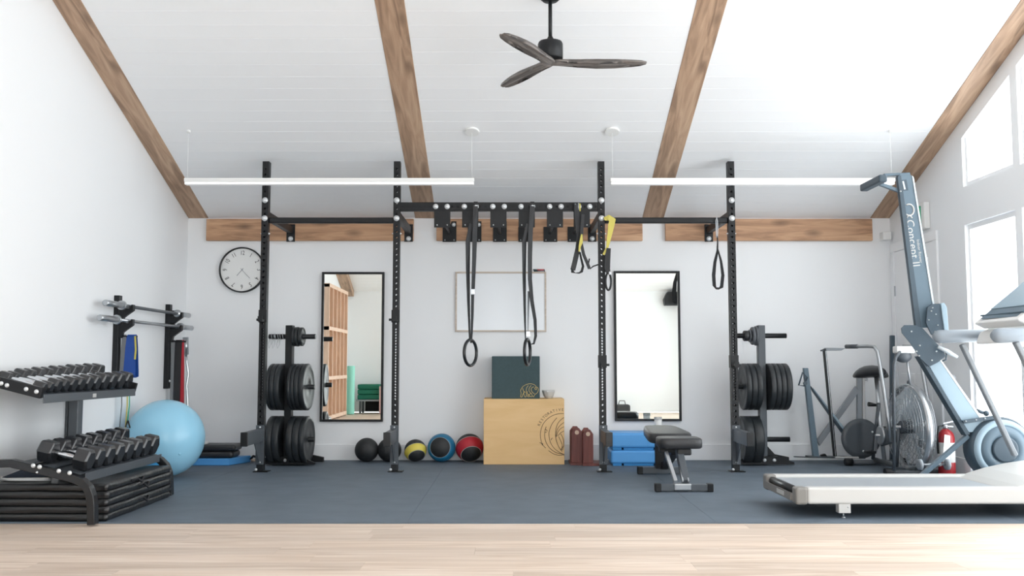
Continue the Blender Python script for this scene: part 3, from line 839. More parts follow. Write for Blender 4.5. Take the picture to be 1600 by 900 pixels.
medball(690, 698, 22, 'medicine_ball', 'teal blue medicine ball with large black round patch', [M['blkball'], (-1.2, .78, M['bluball'])], (-.08, -.95, .10))
medball(733.5, 698, 22, 'medicine_ball', 'red and black medicine ball beside the plywood box', [M['blkball'], (-.06, .76, M['redball'])], (.2, -.77, -.6))

# maroon push-up stands (two, standing side by side)
for i, (a, b, yy, lab) in enumerate(((893, 910, 9.02, 'left maroon wooden push-up stand, standing next to the plywood box'), (911, 927, 8.96, 'right maroon wooden push-up stand, nearer the black upright'))):
    xa = at(a, 700, yy).x; xb = at(b, 700, yy).x; xc = (xa + xb) / 2; hw = (xb - xa) / 2; ht = .342 - .01 * i
    t = thing('push_up_stand', lab, 'parallette', (xc, yy, 0), 'maroon push-up stands')
    Ld = .26
    for y in (yy, yy + Ld):
        MB().slab([(xc - hw, y, .0245), (xc + hw, y, .0245), (xc + hw, y, ht - .04), (xc + hw * .4, y, ht), (xc - hw * .4, y, ht), (xc - hw, y, ht - .04)], (0, .028, 0)).build('end_board', M['mahog'], t, bevel=.002, seg=1)
    MB().tube([(xc, yy - .004, ht - .04), (xc, yy + Ld + .03, ht - .04)], .02, 16).build('dowel', M['dowel'], t)
    x0_, x1_ = ((xc - hw - .012, xc + hw) if i == 0 else (xc - hw - .005, xc + .13))
    MB().box2((x0_, yy - .012, 0), (x1_, yy + Ld + .035, .024)).build('base_board', M['mahog'], t, bevel=.002, seg=1)

# blue plastic steps, two stacked, with white cup
Yst = 8.95
for i, (y0_, y1_, lab) in enumerate(((725, 703.5, 'lower blue plastic step of the pair behind the bench'), (703, 675.5, 'upper blue plastic step of the pair behind the bench'))):
    xa = at(954.5, 700, Yst).x; xb = at(1042, 700, Yst).x
    z0 = [0.001, .145][i]; z1 = [.143, .302][i]
    t = thing('aerobic_step', lab, 'step', ((xa + xb) / 2, Yst, z0), 'blue steps stacked by the mirror')
    MB().box2((xa, Yst, z0 + .02), (xb, Yst + .36, z1)).build('body', M['foam'], t, bevel=.022, seg=3)
    MB().box2((xa + .02, Yst + .012, z0), (xa + .1, Yst + .34, z0 + .03)).box2((xb - .1, Yst + .012, z0), (xb - .02, Yst + .34, z0 + .03)).box2((xa + .12, Yst + .02, z0), (xb - .12, Yst + .34, z0 + .024)).build('foot', M['foamd'], t)
    MB().box2((xa + .03, Yst + .03, z1 - .004), (xb - .03, Yst + .33, z1 + .0005)).build('tread', M['foam'], t)
c = at(1028.5, 676, 9.1)
t = thing('white_cup', 'white cylindrical cup standing on the blue steps below the right mirror', 'cup', (c.x, 9.1, .3025))
MB().lathe([(.0, .304), (.03, .304), (.034, .31), (.036, .438), (.032, .438), (.03, .32), (.0, .318)], 24, TR((c.x, 9.1, 0)), close=False).build('cup', M['white'], t)
MB().lathe([(.037, .415), (.0375, .418), (.0375, .438), (.036, .44)], 24, TR((c.x, 9.1, 0)), close=False).build('rim', M['offw'], t)

# blue foam pad with folded black cushions, left
q = atZ(357, 727.5, 0)
yq = q.y; xr = q.x; xl = xr - .52
pad = MB().slab([(xl, yq, .001), (xr, yq, .001), (xr + .12, yq + .32, .001), (xl + .1, yq + .32, .001)], (0, 0, .062)).build('foam_pad', M['foam'], bevel=.006)
tag(pad, 'flat bright blue foam pad on the floor right of the big ball', 'foam pad')
for i, (zz, hh, x0_, x1_, lab) in enumerate(((.0635, .062, xl + .06, xr + .03, 'lower black cushion lying on the blue foam pad'), (.127, .062, xl + .1, xr + .05, 'upper black cushion of the two on the blue foam pad'))):
    o = MB().box2((x0_, yq + .03, zz), (x1_, yq + .29, zz + hh)).build('cushion', M['leather'], bevel=.028, seg=4)
    tag(o, lab, 'cushion', 'black cushions on the blue pad')
c0 = V((xl + .26, yq + .1, .1905))
o = MB().box2((c0.x - .07, c0.y - .03, .1895), (c0.x + .03, c0.y + .04, .212)).build('small_bottle', M['white'], bevel=.008); tag(o, 'small white item lying on the black cushions beside the ball', 'bottle')
t = thing('hand_weights_strap', 'small black and cream tangled strap on floor by the foam pad', 'strap', (xr + .19, 9.28, 0))
MB().tube([(xr + .12, 9.3, .03), (xr + .15, 9.28, .06), (xr + .19, 9.27, .05), (xr + .22, 9.28, .02), (xr + .27, 9.28, .012), (xr + .3, 9.27, .04)], .012, 8).build('band', M['strap'], t)
MB().tube([(xr + .14, 9.25, .02), (xr + .18, 9.24, .024), (xr + .22, 9.25, .014)], .014, 8).build('handle', M['dowel'], t)
t.name = 'tangled_strap'
# ============================================================ PLATE TREES
def plate_mb(x0, x1, y, z, R, hubr=.05):
    """bumper plate with axis along x from x0 to x1"""
    th = x1 - x0; e = min(.006, th * .2)
    prof = [(.027, .003), (hubr, .003), (hubr + .004, .0), (R * .55, .004), (R * .82, .004), (R * .86, 0), (R - e, 0), (R, e), (R, th - e), (R - e, th), (R * .86, th), (R * .82, th - .004), (R * .55, th - .004), (hubr + .004, th), (hubr, th - .003), (.027, th - .003)]
    return MB().lathe(prof, 40, TR((x0, y, z)) @ AX, close=False)
ROWN = {0: 'top', 1: 'middle', 2: 'lower'}
def tree(name_px, Yt, side, tiers, yaw):
    c = atZ(name_px, 722, 0); xc = at(name_px, 640, Yt).x
    lab = {'left': 'black steel plate tree loaded with bumper plates behind the far left upright', 'right': 'dark steel plate tree loaded with bumper plates behind the far right upright'}[side]
    made = []
    t = thing('plate_tree', lab, 'weight storage', (xc, Yt, 0)); made.append(t)
    MB().bar((xc, Yt, .04), (xc, Yt, 1.30), .08, .065, up=(1, 0, 0)).build('post', M['black'] if side == 'left' else M['charcoal'], t, bevel=.003, seg=1)
    MB().slab([(xc - .25, Yt - .07, .01), (xc + .27, Yt - .07, .01), (xc + .27, Yt - .07, .03), (xc + .12, Yt - .07, .085), (xc - .16, Yt - .07, .085), (xc - .25, Yt - .07, .045)], (0, .035, 0)).build('base_plate', M['black'], t)
    MB().slab([(xc - .25, Yt + .17, .01), (xc + .29, Yt + .17, .01), (xc + .29, Yt + .17, .055), (xc + .12, Yt + .17, .09), (xc - .25, Yt + .17, .085)], (0, .04, 0)).build('base_plate', M['black'], t)
    MB().box2((xc - .04, Yt - .035, .012), (xc + .04, Yt + .17, .06)).build('base_link', M['black'], t)
    for dx in (-.005, .085): bolt((xc + dx, Yt - .071, .05), t, .016)
    MB().slab([(xc + .03, Yt + .02, .09), (xc + .03, Yt + .02, .19), (xc + .12, Yt + .02, .09)], (0, .01, 0)).build('gusset', M['black'], t)
    for row, (z, Ls, Rs, LR) in enumerate(tiers):
        ll, lr = LR
        MB().tube([(xc - ll, Yt, z), (xc + lr, Yt, z)], .0235, 16).build('peg', M['black'], t)
        for sgn, lst in ((-1, Ls), (1, Rs)):
            x = .036
            for i, (th, R, mt) in enumerate(lst):
                a, b = (xc + x, xc + x + th) if sgn > 0 else (xc - x - th, xc - x)
                pos = 'innermost' if i == 0 else ('outermost' if i == len(lst) - 1 else ('second' if i == 1 else 'third') + ' from post')
                if len(lst) == 1: pos = 'single'
                big = 'black bumper plate' if R > .2 else ('small grey change plate' if mt == 'iron' else 'small black plate')
                lb = '%s, %s %s peg of the %s plate tree, %s' % (big, ROWN[row], 'left' if sgn < 0 else 'right', side, pos)
                o = plate_mb(a, b, Yt, z - .001, R, .05 if R > .2 else .03).build('bumper_plate' if R > .2 else 'change_plate', M[mt])
                tag(o, lb, 'weight plate', 'plates on the %s plate tree' % side); made.append(o)
                x += th + .002
    if yaw:
        Rm = TR((xc, Yt, 0)) @ Rz(yaw) @ TR((-xc, -Yt, 0))
        for o in made:
            o.location = Rm @ o.location; o.rotation_euler = (0, 0, yaw)
    return xc, t
z0, z1, z2 = at(450, 526, 9.05).z, at(450, 604.5, 9.05).z, .236
B = lambda *a: [(x, .218, 'plate') for x in a]
S = lambda *a: [(x, .092, 'plate') for x in a]
xtl, treeL = tree(451, 9.05, 'left', [(z0, [], [(.022, .09, 'plate'), (.03, .092, 'plate'), (.038, .088, 'plate')], (.2, .245)),
                               (z1, B(.05, .042, .034), B(.03, .032, .04, .045), (.2, .245)),
                               (z2, B(.06, .065), B(.055, .06, .045), (.2, .25))], -.06)
xtr, treeR = tree(1191, 9.05, 'right', [(z0 + .008, [(.022, .092, 'iron'), (.03, .085, 'iron'), (.02, .06, 'iron'), (.05, .05, 'plate')], [], (.24, .24)),
                                 (z1 + .003, B(.05, .05, .045), B(.05, .045, .045, .05), (.26, .25)),
                                 (z2, B(.085, .085), [], (.25, .25))], .0)
# spring collars on the left tree's top peg
for k, dx in enumerate((.10, .145, .18)):
    x = xtl - dx
    t = thing('spring_collar', ['steel spring collar on the top left peg, nearest the post', 'steel spring collar on the top left peg, middle of three', 'steel spring collar on the top left peg, farthest from post'][k], 'collar', (x, 9.05, z0 - .1), 'spring collars on the left plate tree')
    MB().tube([V((x + .004 * a, 9.05 + .027 * math.cos(a * 1.0), z0 + .027 * math.sin(a * 1.0))) for a in [j * PI / 8 for j in range(28)]], .003, 6).build('coil', M['steel'], t)
    MB().tube([(x, 9.02, z0 - .02), (x - .012, 9.0, z0 - .07), (x - .004, 9.0, z0 - .11), (x + .016, 9.0, z0 - .075), (x + .012, 9.02, z0 - .02)], .0028, 6).build('handle', M['steel'], t)

# ============================================================ DUMBBELL RACK + DUMBBELLS
rk = thing('dumbbell_rack', 'two-tier black steel dumbbell rack along the left wall', 'rack', (-2.8, 6.4, 0))
YN, YFAR = 5.70, 7.12
def arm(Yc, nm):
    P = [(-40, 724), (0, 724), (20, 723.5), (60, 733), (112, 746), (128, 752), (138, 762), (143, 775), (144.5, 790), (145, 819)]
    P = [at(a, b, YN) for a, b in P]; m = MB()
    P[-1].z = 0.001
    vs = []; hw, hd = .023, .03
    for i, p in enumerate(P):
        a = P[max(i - 1, 0)]; b = P[min(i + 1, len(P) - 1)]; d = (b - a).normalized(); nn = V((-d.z, 0, d.x))
        for s1, s2 in ((-1, -1), (1, -1), (1, 1), (-1, 1)):
            vs.append(p + nn * hw * s1 + V((0, hd * s2, 0)))
    n = len(P); fs = [(i * 4 + k, i * 4 + (k + 1) % 4, i * 4 + 4 + (k + 1) % 4, i * 4 + 4 + k) for i in range(n - 1) for k in range(4)] + [(3, 2, 1, 0), tuple((n - 1) * 4 + k for k in range(4))]
    m.add([v + V((0, Yc - YN, 0)) for v in vs], fs)
    return m.build(nm, M['blackgl'], rk, bevel=.004)
arm(YN, 'side_leg'); arm(YFAR - .16, 'side_leg')
for px, py in ((52, 727.5), (62, 729.5), (92, 736), (109, 739)):
    p = at(px, py, YN - .031); bolt(p, rk, .013)
p = at(58, 738, YN - .03); bolt(p, rk, .006)
# upper side plates, rear posts
UF = at(68, 602, 5.85); UBk = at(14, 587, 5.85)
ua = math.atan2(UBk.z - UF.z, UF.x - UBk.x)  # tilt of the upper shelf
for Yc in (YN + .0, YFAR):
    p0 = at(-30, 590, YN); p1 = at(66, 614.5, YN)
    off = V((0, Yc - YN, 0))
    MB().bar(p0 + off, p1 + off, .03, .065).build('side_plate', M['black'], rk, bevel=.003, seg=1)
for px, py in ((2, 599), (11, 602), (41, 608), (57, 612)):
    bolt(at(px, py, YN - .016), rk, .013)
xw = XL + .05
for Yc in (5.78, 7.0):
    MB().box2((xw, Yc - .03, .02), (xw + .06, Yc + .03, .92)).build('rear_post', M['charcoal'], rk, bevel=.003, seg=1)
pc = at(117, 660, 6.35)
MB().box2((pc.x - .03, 6.32, .25), (pc.x + .03, 6.38, .76)).build('centre_post', M['charcoal'], rk, bevel=.003, seg=1)
MB().box2((pc.x - .062, 6.34, .25), (pc.x - .045, 6.38, .76)).build('centre_post', M['charcoal'], rk)
MB().box2((XL + .02, YN - .03, .0), (XL + .1, YFAR, .03)).build('rear_foot', M['charcoal'], rk)
# tiers
LF = at(132, 717, 5.85); LB = at(76, 704, 5.85)
la = math.atan2(LB.z - LF.z, LF.x - LB.x)
# lower near px derived x; keep the row parallel to the wall
def tier(Fp, Bp, ang, rad, y0, y1, lip_px, first):
    d = V((math.cos(ang), 0, -math.sin(ang))); n = V((math.sin(ang), 0, math.cos(ang)))
    mid = (Fp + Bp) / 2 - n * rad
    half = (Fp - Bp).length / 2 + .07
    # two support rails (front and back) and front lip
    for s, w in ((-half + .02, .03), (-.04, .03), (half - .05, .05)):
        c = mid + d * s - n * .006
        MB().bar((c.x, y0, c.z), (c.x, y1, c.z), .05, .008, up=n).build('rail', M['charcoal'], rk)
    c = mid + d * (half + .004)
    MB().bar((c.x, y0, c.z - .018), (c.x, y1, c.z - .018), .006, .052, up=V((0, 0, 1))).build('front_lip', M['charcoal'], rk, bevel=.002, seg=1)
    c2 = mid + d * half - n * .006
    MB().bar((mid.x - .0, y0, mid.z - .02) , (mid.x, y1, mid.z - .02), .3, .006, up=n).build('tray', M['charcoal'], rk)
    return d, n, mid, half
uD = tier(UF, UBk, ua, .042, YN + .03, YFAR, None, 5.8)
lD = tier(LF, LB, la, .066, YN + .04, YFAR - .15, None, 5.8)
c = uD[2] + uD[0] * (uD[3] + .008); MB().box((c.x + .001, 6.42, c.z - .018), (.003, .05, .025)).build('label_plate', M['offw'], rk)

def dumbbell(R, hl, sep, lab, grp, Cc, ang):
    """hex dumbbell, handle along local x, built at origin then placed"""
    t = thing('dumbbell', lab, 'dumbbell', (0, 0, 0), grp)
    for s in (-1, 1):
        m = MB(); xs = [s * (sep / 2 - hl / 2), s * (sep / 2 - hl / 2 + .008), s * (sep / 2 + hl / 2 - .012), s * (sep / 2 + hl / 2)]
        rs = [R * .86, R, R, R * .80]; vs = []
        for x, r in zip(xs, rs):
            for k in range(6):
                a = PI / 6 + k * PI / 3
                a += PI / 6 - PI / 6
                vs.append(V((x, r * math.cos(a), r * math.sin(a))))
        # flat side down: rotate so an edge-flat is at the bottom
        vs = [V((v.x, v.y * math.cos(PI / 6) - v.z * math.sin(PI / 6), v.y * math.sin(PI / 6) + v.z * math.cos(PI / 6))) for v in vs]
        fs = [(i * 6 + k, i * 6 + (k + 1) % 6, i * 6 + 6 + (k + 1) % 6, i * 6 + 6 + k) for i in range(3) for k in range(6)] + [(0, 1, 2, 3, 4, 5), (18, 19, 20, 21, 22, 23)]
        m.add(vs, fs).build('head', M['hex'], t, bevel=.002, seg=1)
    h = sep / 2 - hl / 2 + .004; q = .013
    MB().lathe([(q, -h), (q, -h * .85), (q * 1.25, -h * .3), (q * 1.3, 0), (q * 1.25, h * .3), (q, h * .85), (q, h)], 12, AX).build('handle', M['chrome'], t)
    t.location = Cc; t.rotation_euler = (0, ang, 0)
    return t
ORD = ['nearest', 'second', 'third', 'fourth', 'fifth', 'sixth', 'seventh', 'eighth', 'ninth', 'tenth', 'eleventh', 'farthest']
def row(D_, rads, y0, y1, tier_nm, hls, sep):
    d, n, mid, half = D_; tot = sum(r * 2 for r in rads); gap = (y1 - y0 - tot) / (len(rads) - 1)
    y = y0
    for i, r in enumerate(rads):
        y += r
        hh = r * math.cos(PI / 6)
        c = mid + n * (hh + .001); c.y = y
        word_ = ORD[i] if i < len(rads) - 1 else 'farthest'
        if tier_nm == 'upper': sz = 'small' if r < .05 else ('medium' if r < .064 else 'larger')
        else: sz = 'heavy'
        dumbbell(r, hls(r), sep, '%s black hex dumbbell with chrome handle, %s from the camera on the %s tier' % (sz, word_, tier_nm) if i else '%s black hex dumbbell with chrome handle, nearest the camera on the %s tier' % (sz, tier_nm), 'hex dumbbells on the %s tier' % tier_nm, c, d.z and math.asin(-d.z))
        y += r + gap
row(uD, [.038, .038, .047, .047, .052, .052, .057, .057, .062, .062, .066, .066], 5.775, 7.13, 'upper', lambda r: .05 + r * .5, (UF - UBk).length)
row(lD, [.072, .072, .073, .074, .074, .075, .076, .077], 5.775, 6.98, 'lower', lambda r: .09, (LF - LB).length)

# stacked folding mats
xm0, xm1, ym0, ym1 = XL + .12, -2.405, 5.80, 6.86
import mathutils.noise as mn
for i in range(5):
    zz = .001 + i * .0445; hgt = .0442
    m = MB(); nu, nv = 40, 5
    # rounded loop cross-section around, wrinkled side faces
    rings = []
    nx, ny = 26, 34
    per = [(xm0 + (xm1 - xm0) * k / nx, ym0) for k in range(nx)] + [(xm1, ym0 + (ym1 - ym0) * k / ny) for k in range(ny)] + [(xm1 - (xm1 - xm0) * k / nx, ym1) for k in range(nx)] + [(xm0, ym1 - (ym1 - ym0) * k / ny) for k in range(ny)]
    n = len(per); vs = []; cxm, cym = (xm0 + xm1) / 2, (ym0 + ym1) / 2
    lv = [(0, .007), (.12, .001), (.5, -.002), (.88, .001), (1, .007)]
    for f_, ins in lv:
        for (x, y) in per:
            wv = mn.noise(V((x * 6, y * 6, zz * 30 + f_ * 2))) * .007
            dx = -(ins - wv) if x >= xm1 - 1e-6 else ((ins) if x <= xm0 + 1e-6 else 0)
            dy = (ins - wv) if y <= ym0 + 1e-6 else (-ins if y >= ym1 - 1e-6 else 0)
            if x >= xm1 - 1e-6 and i % 2 == 0: dx -= .008
            z_ = zz + hgt * f_ + (mn.noise(V((x * 5, y * 5, i))) * .002 if 0 < f_ < 1 else 0)
            vs.append(V((x + dx, y + dy, z_)))
    fs = [(a * n + k, a * n + (k + 1) % n, a * n + n + (k + 1) % n, a * n + n + k) for a in range(4) for k in range(n)]
    fs += [tuple(range(n))[::-1], tuple(4 * n + k for k in range(n))]
    m.add(vs, fs, True); m.s[-1] = False; m.s[-2] = False
    o = m.build('folding_mat', M['vinyl'])
    tag(o, 'black vinyl folding mat under the dumbbell rack, ' + ['bottom of the pile', 'second from the bottom', 'middle of the pile', 'second from the top', 'topmost of the pile'][i], 'exercise mat', 'folded mats piled under the dumbbell rack')
    if i in (1, 3, 4):
        hp = V((xm1 + .004, 6.25 + .1 * (i % 2), zz + .02))
        MB().tube([hp + V((-.012, -.09, .0)), hp + V((.014, -.05, .012)), hp + V((.022, 0, -.018)), hp + V((.014, .05, .008)), hp + V((-.012, .09, 0))], .007, 8).build('carry_handle', M['strap'], o)

# sneaker on the mats
zsn = .001 + 5 * .0445 + .0005
sx = atZ(78, 757, zsn); ys_ = 5.93
heel = at(78, 750, ys_).x; toe = heel - .30
sh = thing('sneaker', 'dark navy canvas sneaker with white sole lying on the mat pile', 'shoe', ((heel + toe) / 2, ys_, zsn))
outl = []
def shoe_w(u):  # half width along the length (0 heel..1 toe)
    return .036 + .016 * math.sin(PI * min(1, u * .95)) - (.03 * max(0, u - .8) / .2 if u > .8 else 0) - (.014 * (1 - u / .1) if u < .1 else 0)
N = 16
def loft(zf, wscale, mt, nm, z0f):
    vs = []; n = 12
    for i in range(N + 1):
        u = i / N; x = heel - .30 * u; wd = shoe_w(u) * wscale; h = zf(u); z0_ = z0f(u)
        for k in range(n):
            a = 2 * PI * k / n
            vs.append(V((x, ys_ + wd * math.copysign(abs(math.cos(a)) ** .6, math.cos(a)), z0_ + (h - z0_) * (.5 + .5 * math.copysign(abs(math.sin(a)) ** .7, math.sin(a))))))
    fs = [(i * n + k, i * n + (k + 1) % n, i * n + n + (k + 1) % n, i * n + n + k) for i in range(N) for k in range(n)] + [tuple(range(n)), tuple(N * n + k for k in range(n))]
    return MB().add(vs, fs, True).build(nm, mt, sh)
loft(lambda u: zsn + .026 + .008 * (u > .85) * (u - .85), 1.04, M['white'], 'sole', lambda u: zsn + (.02 * max(0, u - .8)))
loft(lambda u: zsn + (.098 - .01 * u if u < .4 else .094 - .075 * ((u - .4) / .6) ** .9), .96, M['navy'], 'upper', lambda u: zsn + .018)
lc = MB()
for k in range(4):
    u = .45 + .09 * k; x = heel - .3 * u; z = zsn + .094 - .075 * max(0, (u - .4) / .6) ** .9 + .002
    lc.tube([(x, ys_ - .022, z - .004), (x, ys_, z + .002), (x, ys_ + .022, z - .004)], .003, 6)
lc.build('laces', M['white'], sh)
# pale cloth bundle behind the shoe
t = MB().box2((-2.83, 6.05, zsn), (-2.7, 6.2, zsn + .06)).build('small_case', M['grey'], bevel=.01); tag(t, 'small grey case on the mats beside the sneaker heel', 'case')

# big exercise ball, smaller ball
cB = V((-2.885, 8.06, .322)); R = .318
t = thing('exercise_ball', 'large light blue exercise ball near the left wall', 'exercise ball', (cB.x, cB.y, 0))
prof = []
for k in range(49):
    ph = -PI / 2 + PI * k / 48
    rr = R * (1 + (.0022 if (k % 4 == 0 and 6 < k < 42) else 0))
    prof.append((max(.0001, rr * math.cos(ph)), rr * math.sin(ph)))
MB().lathe(prof, 64, TR(cB) @ Matrix.Rotation(.5, 4, 'X') @ Matrix.Rotation(.4, 4, 'Y')).build('shell', M['ball'], t)
MB().lathe([(.012, 0), (.012, .004), (.0, .005)], 12, TR(cB + V((.2, -.22, -.11)).normalized() * (R - .002)) @ V((.2, -.22, -.11)).to_track_quat('Z', 'Y').to_matrix().to_4x4()).build('plug', M['ball'], t)
c2 = V((-2.70, 7.22, .121))
t = MB().sphere(c2, .12, 36, 22).build('small_ball', M['deepblue']); tag(t, 'small deep blue ball on the floor behind the lower rack leg', 'ball')

# ============================================================ WALL BARBELL HOLDERS
def holder(Yc, lab):
    t = thing('barbell_holder', lab, 'wall rack', (XL, Yc, .71))
    MB().box2((XL + .001, Yc - .03, .71), (XL + .045, Yc + .03, 1.492)).build('back_plate', M['black'], t, bevel=.002, seg=1)
    for zc_ in (ZB1, ZB2):
        h = [(XL + .045, zc_ + .03), (XL + .075, zc_ + .03), (XL + .085, zc_ - .017), (XL + .125, zc_ - .017), (XL + .14, zc_ + .012), (XL + .155, zc_ + .012), (XL + .155, zc_ - .035), (XL + .1, zc_ - .075), (XL + .075, zc_ - .095), (XL + .065, zc_ - .14), (XL + .045, zc_ - .14)]
        MB().slab([(x, Yc - .022, z) for x, z in h], (0, .044, 0)).build('hook', M['black'], t, bevel=.002, seg=1)
    bolt((XL + .046, Yc, .78), t, .012, 'x')
XBB = XL + .105
ZB1 = atX(190, 477, XBB).z; ZB2 = atX(188, 500, XBB).z
HN, HFr = 7.80, 8.96
holder(HN, 'nearer black barbell holder plate on the left wall'); holder(HFr, 'farther black barbell holder plate on the left wall, by the corner')
def barbell(z, ya, yb, shaft, lab):
    t = thing('barbell', lab, 'barbell', (XBB, (ya + yb) / 2, z), 'barbells on the left wall')
    MB().tube([(XBB, ya + .33, z), (XBB, yb - .33, z)], .014, 12).build('shaft', shaft, t)
    for e, s in ((ya, 1), (yb, -1)):
        Mx = TR((XBB, e, z)) @ (AY if s > 0 else AYN)
        MB().lathe([(.018, 0), (.0245, .003), (.0245, .30)], 20, Mx).build('sleeve', M['steel'], t)
        MB().lathe([(.036, .30), (.038, .303), (.038, .325), (.036, .328), (.02, .345)], 20, Mx).build('collar', M['steel'], t)
barbell(ZB1, 7.36, 9.27, M['iron'], 'upper barbell on the wall holders, with dark shaft')
barbell(ZB2, 7.27, 9.36, M['steel'], 'lower barbell on the wall holders, with bright steel shaft')
# bands hanging on the holders
def band(loc_pts, w, t_, mt, lab, ydir=(0, 1, 0), cat='resistance band', extra=None):
    t = thing('resistance_band', lab, cat, V(loc_pts[-1]), 'bands hanging from the barbell holders')
    MB().ribbon(loc_pts, w, t_, ydir).build('strap', mt, t)
    if extra: extra(t)
    return t
XH = XL + .09
zt1 = atX(195, 523, XH).z
def loop(x, y, ztop, zbot, spread, w, t_, mt, lab, sk=.0, wb=None):
    """endless flat band over a peg: width along x, two strands apart in y"""
    wb = wb or w
    P = []; W = []
    fr_ = (0, .04, .3, .6, .9, 1)
    for f_ in fr_[::-1]: P.append((x - sk * f_, y - spread * min(1, f_ * 12), ztop - (ztop - zbot) * f_)); W.append(w + (wb - w) * f_)
    for f_ in fr_[1:]: P.append((x + sk * f_, y + spread * min(1, f_ * 12), ztop - (ztop - zbot) * f_)); W.append(w + (wb - w) * f_)
    P.append((x, y, zbot - .012)); W.append(wb)
    P.append(P[0]); W.append(wb)
    t = thing('resistance_band', lab, 'resistance band', (x, y, zbot), 'bands hanging from the barbell holders')
    MB().ribbon(P, W, t_, (1, 0, 0)).build('strap', mt, t)
    return t
y1_ = HN + .10
for k, (yy, zz_) in enumerate(((HN + .02, zt1), (HFr + .03, atX(270, 531, XH).z))):
    o = MB().tube([(XL + .046, yy, zz_ - .014), (XL + .18, yy, zz_ - .014)], .008, 8).build('band_peg', M['black'])
    tag(o, ['black peg on the nearer barbell holder carrying the bands', 'black peg on the farther barbell holder carrying the bands'][k], 'peg')
loop(XL + .075, HN + .02, zt1, .72, .012, .035, .004, M['greystrap'], 'grey band hanging on the nearer barbell holder', wb=.06)
bl = loop(XL + .138, HN + .02, zt1, .84, .02, .075, .004, M['blueband'], 'wide royal blue band hanging on the nearer barbell holder', wb=.10, sk=.006)
MB().ribbon([(XL + .172, HN - .004, zt1 - .01), (XL + .182, HN - .008, zt1 - .12), (XL + .178, HN - .008, zt1 - .2)], .014, .003, (1, 0, 0)).build('pale_stripe', M['yellow'], bl)
# tube cords below
for k, (dx, mt, zb__, lab) in enumerate(((.055, M['greystrap'], .36, 'thin grey tube cord hanging under the blue band'), (.10, M['yellow'], .32, 'thin yellow tube cord hanging under the blue band'), (.118, M['signg'], .42, 'thin green tube cord hanging under the blue band'))):
    t = thing('tube_cord', lab, 'resistance band', (XL + dx, HN + .05, zb__), 'thin tube cords by the nearer holder')
    MB().tube([(XL + dx, HN + .03, zt1 - .01), (XL + dx + .004, HN + .05, .6), (XL + dx - .003, HN + .04, zb__ + .06)], .005, 8).build('cord', mt, t)
    MB().tube([(XL + dx, HN + .04, zb__ + .06), (XL + dx - .018, HN + .04, zb__ + .01), (XL + dx + .018, HN + .04, zb__), (XL + dx, HN + .04, zb__ + .06)], .007, 8).build('handle', M['strap'], t)
zt2 = atX(270, 531, XH).z
loop(XL + .065, HFr + .03, zt2, .40, .014, .03, .004, M['greystrap'], 'narrow grey band hanging on the farther barbell holder')
loop(XL + .115, HFr + .03, zt2, .36, .016, .06, .004, M['strap'], 'wide black band hanging on the farther barbell holder')
loop(XL + .155, HFr + .03, zt2, .34, .010, .014, .003, M['red'], 'red band hanging on the farther barbell holder, behind the ball', wb=.05)
# EZ curl bar leaning in the corner
Ye = 9.36
E = [at(290, 527, Ye), at(290.5, 554, Ye)]
t = thing('curl_bar', 'chrome cambered curl bar standing upright in the left back corner', 'curl bar', (at(293, 640, Ye).x, Ye, 0))
MB().tube([E[0], E[1]], .027, 18).build('sleeve', M['steel'], t)
MB().tube([E[1], at(291.5, 565, Ye), at(294.5, 584, Ye), at(291.5, 602, Ye), at(293, 625, Ye), at(294, 655, Ye), at(292, 680, Ye), (at(293, 690, Ye).x, Ye, .32)], .0125, 10).build('shaft', M['chrome'], t)
b = at(293, 690, Ye).x
MB().tube([(b, Ye, .32), (b, Ye, .016)], .027, 18).build('sleeve', M['steel'], t)
# ============================================================ WEIGHT BENCH
bn = thing('weight_bench', 'black padded adjustable weight bench with silver front legs', 'bench', (1.29, 7.7, 0))
Yf1, Yf2 = 7.13, 8.27
xa = at(1024, 763, Yf1).x; xb = at(1115, 763, Yf1).x; xc = (xa + xb) / 2
MB().box2((xa + .03, Yf1, .008), (xb - .03, Yf1 + .055, .055)).build('front_foot', M['charcoal'], bn, bevel=.004)
for s, x in ((1, xa), (-1, xb)):
    MB().box2((min(x, x + s * .045), Yf1 - .004, 0), (max(x, x + s * .045), Yf1 + .06, .06)).build('foot_cap', M['black'], bn, bevel=.006)
xa2 = at(996.5, 735, Yf2).x; xb2 = at(1074, 735, Yf2).x
MB().box2((xa2 + .03, Yf2, .008), (xb2 - .03, Yf2 + .055, .06)).build('rear_foot', M['charcoal'], bn, bevel=.004)
for s, x in ((1, xa2), (-1, xb2)):
    MB().box2((min(x, x + s * .045), Yf2 - .004, 0), (max(x, x + s * .045), Yf2 + .06, .065)).build('foot_cap', M['black'], bn, bevel=.006)
# spine + front legs
MB().bar((1.30, Yf2 + .03, .06), (1.28, 7.62, .25), .06, .05).build('spine', M['black'], bn, bevel=.004)
MB().box2((1.22, Yf2 - .02, .05), (1.36, Yf2 + .03, .28)).build('rear_post', M['black'], bn, bevel=.006)
pt = lambda px, py, Y: at(px, py, Y)
MB().bar(pt(1072, 755, Yf1 + .03), pt(1060, 700, 7.42), .05, .07, up=(0, 1, 0)).build('front_leg', M['charcoal'], bn, bevel=.005)
MB().bar(pt(1056, 754, Yf1 + .03), pt(1041, 708, 7.36), .026, .05, up=(0, 1, 0)).build('adjuster_strut', M['steel'], bn, bevel=.003)
MB().bar(pt(1067, 752, Yf1 + .0), pt(1060, 714, 7.36), .012, .012, up=(0, 1, 0)).build('strut_rod', M['steel'], bn)
MB().bar(pt(1076, 752, Yf1 + .0), pt(1068, 712, 7.36), .008, .012, up=(0, 1, 0)).build('strut_rod', M['steel'], bn)
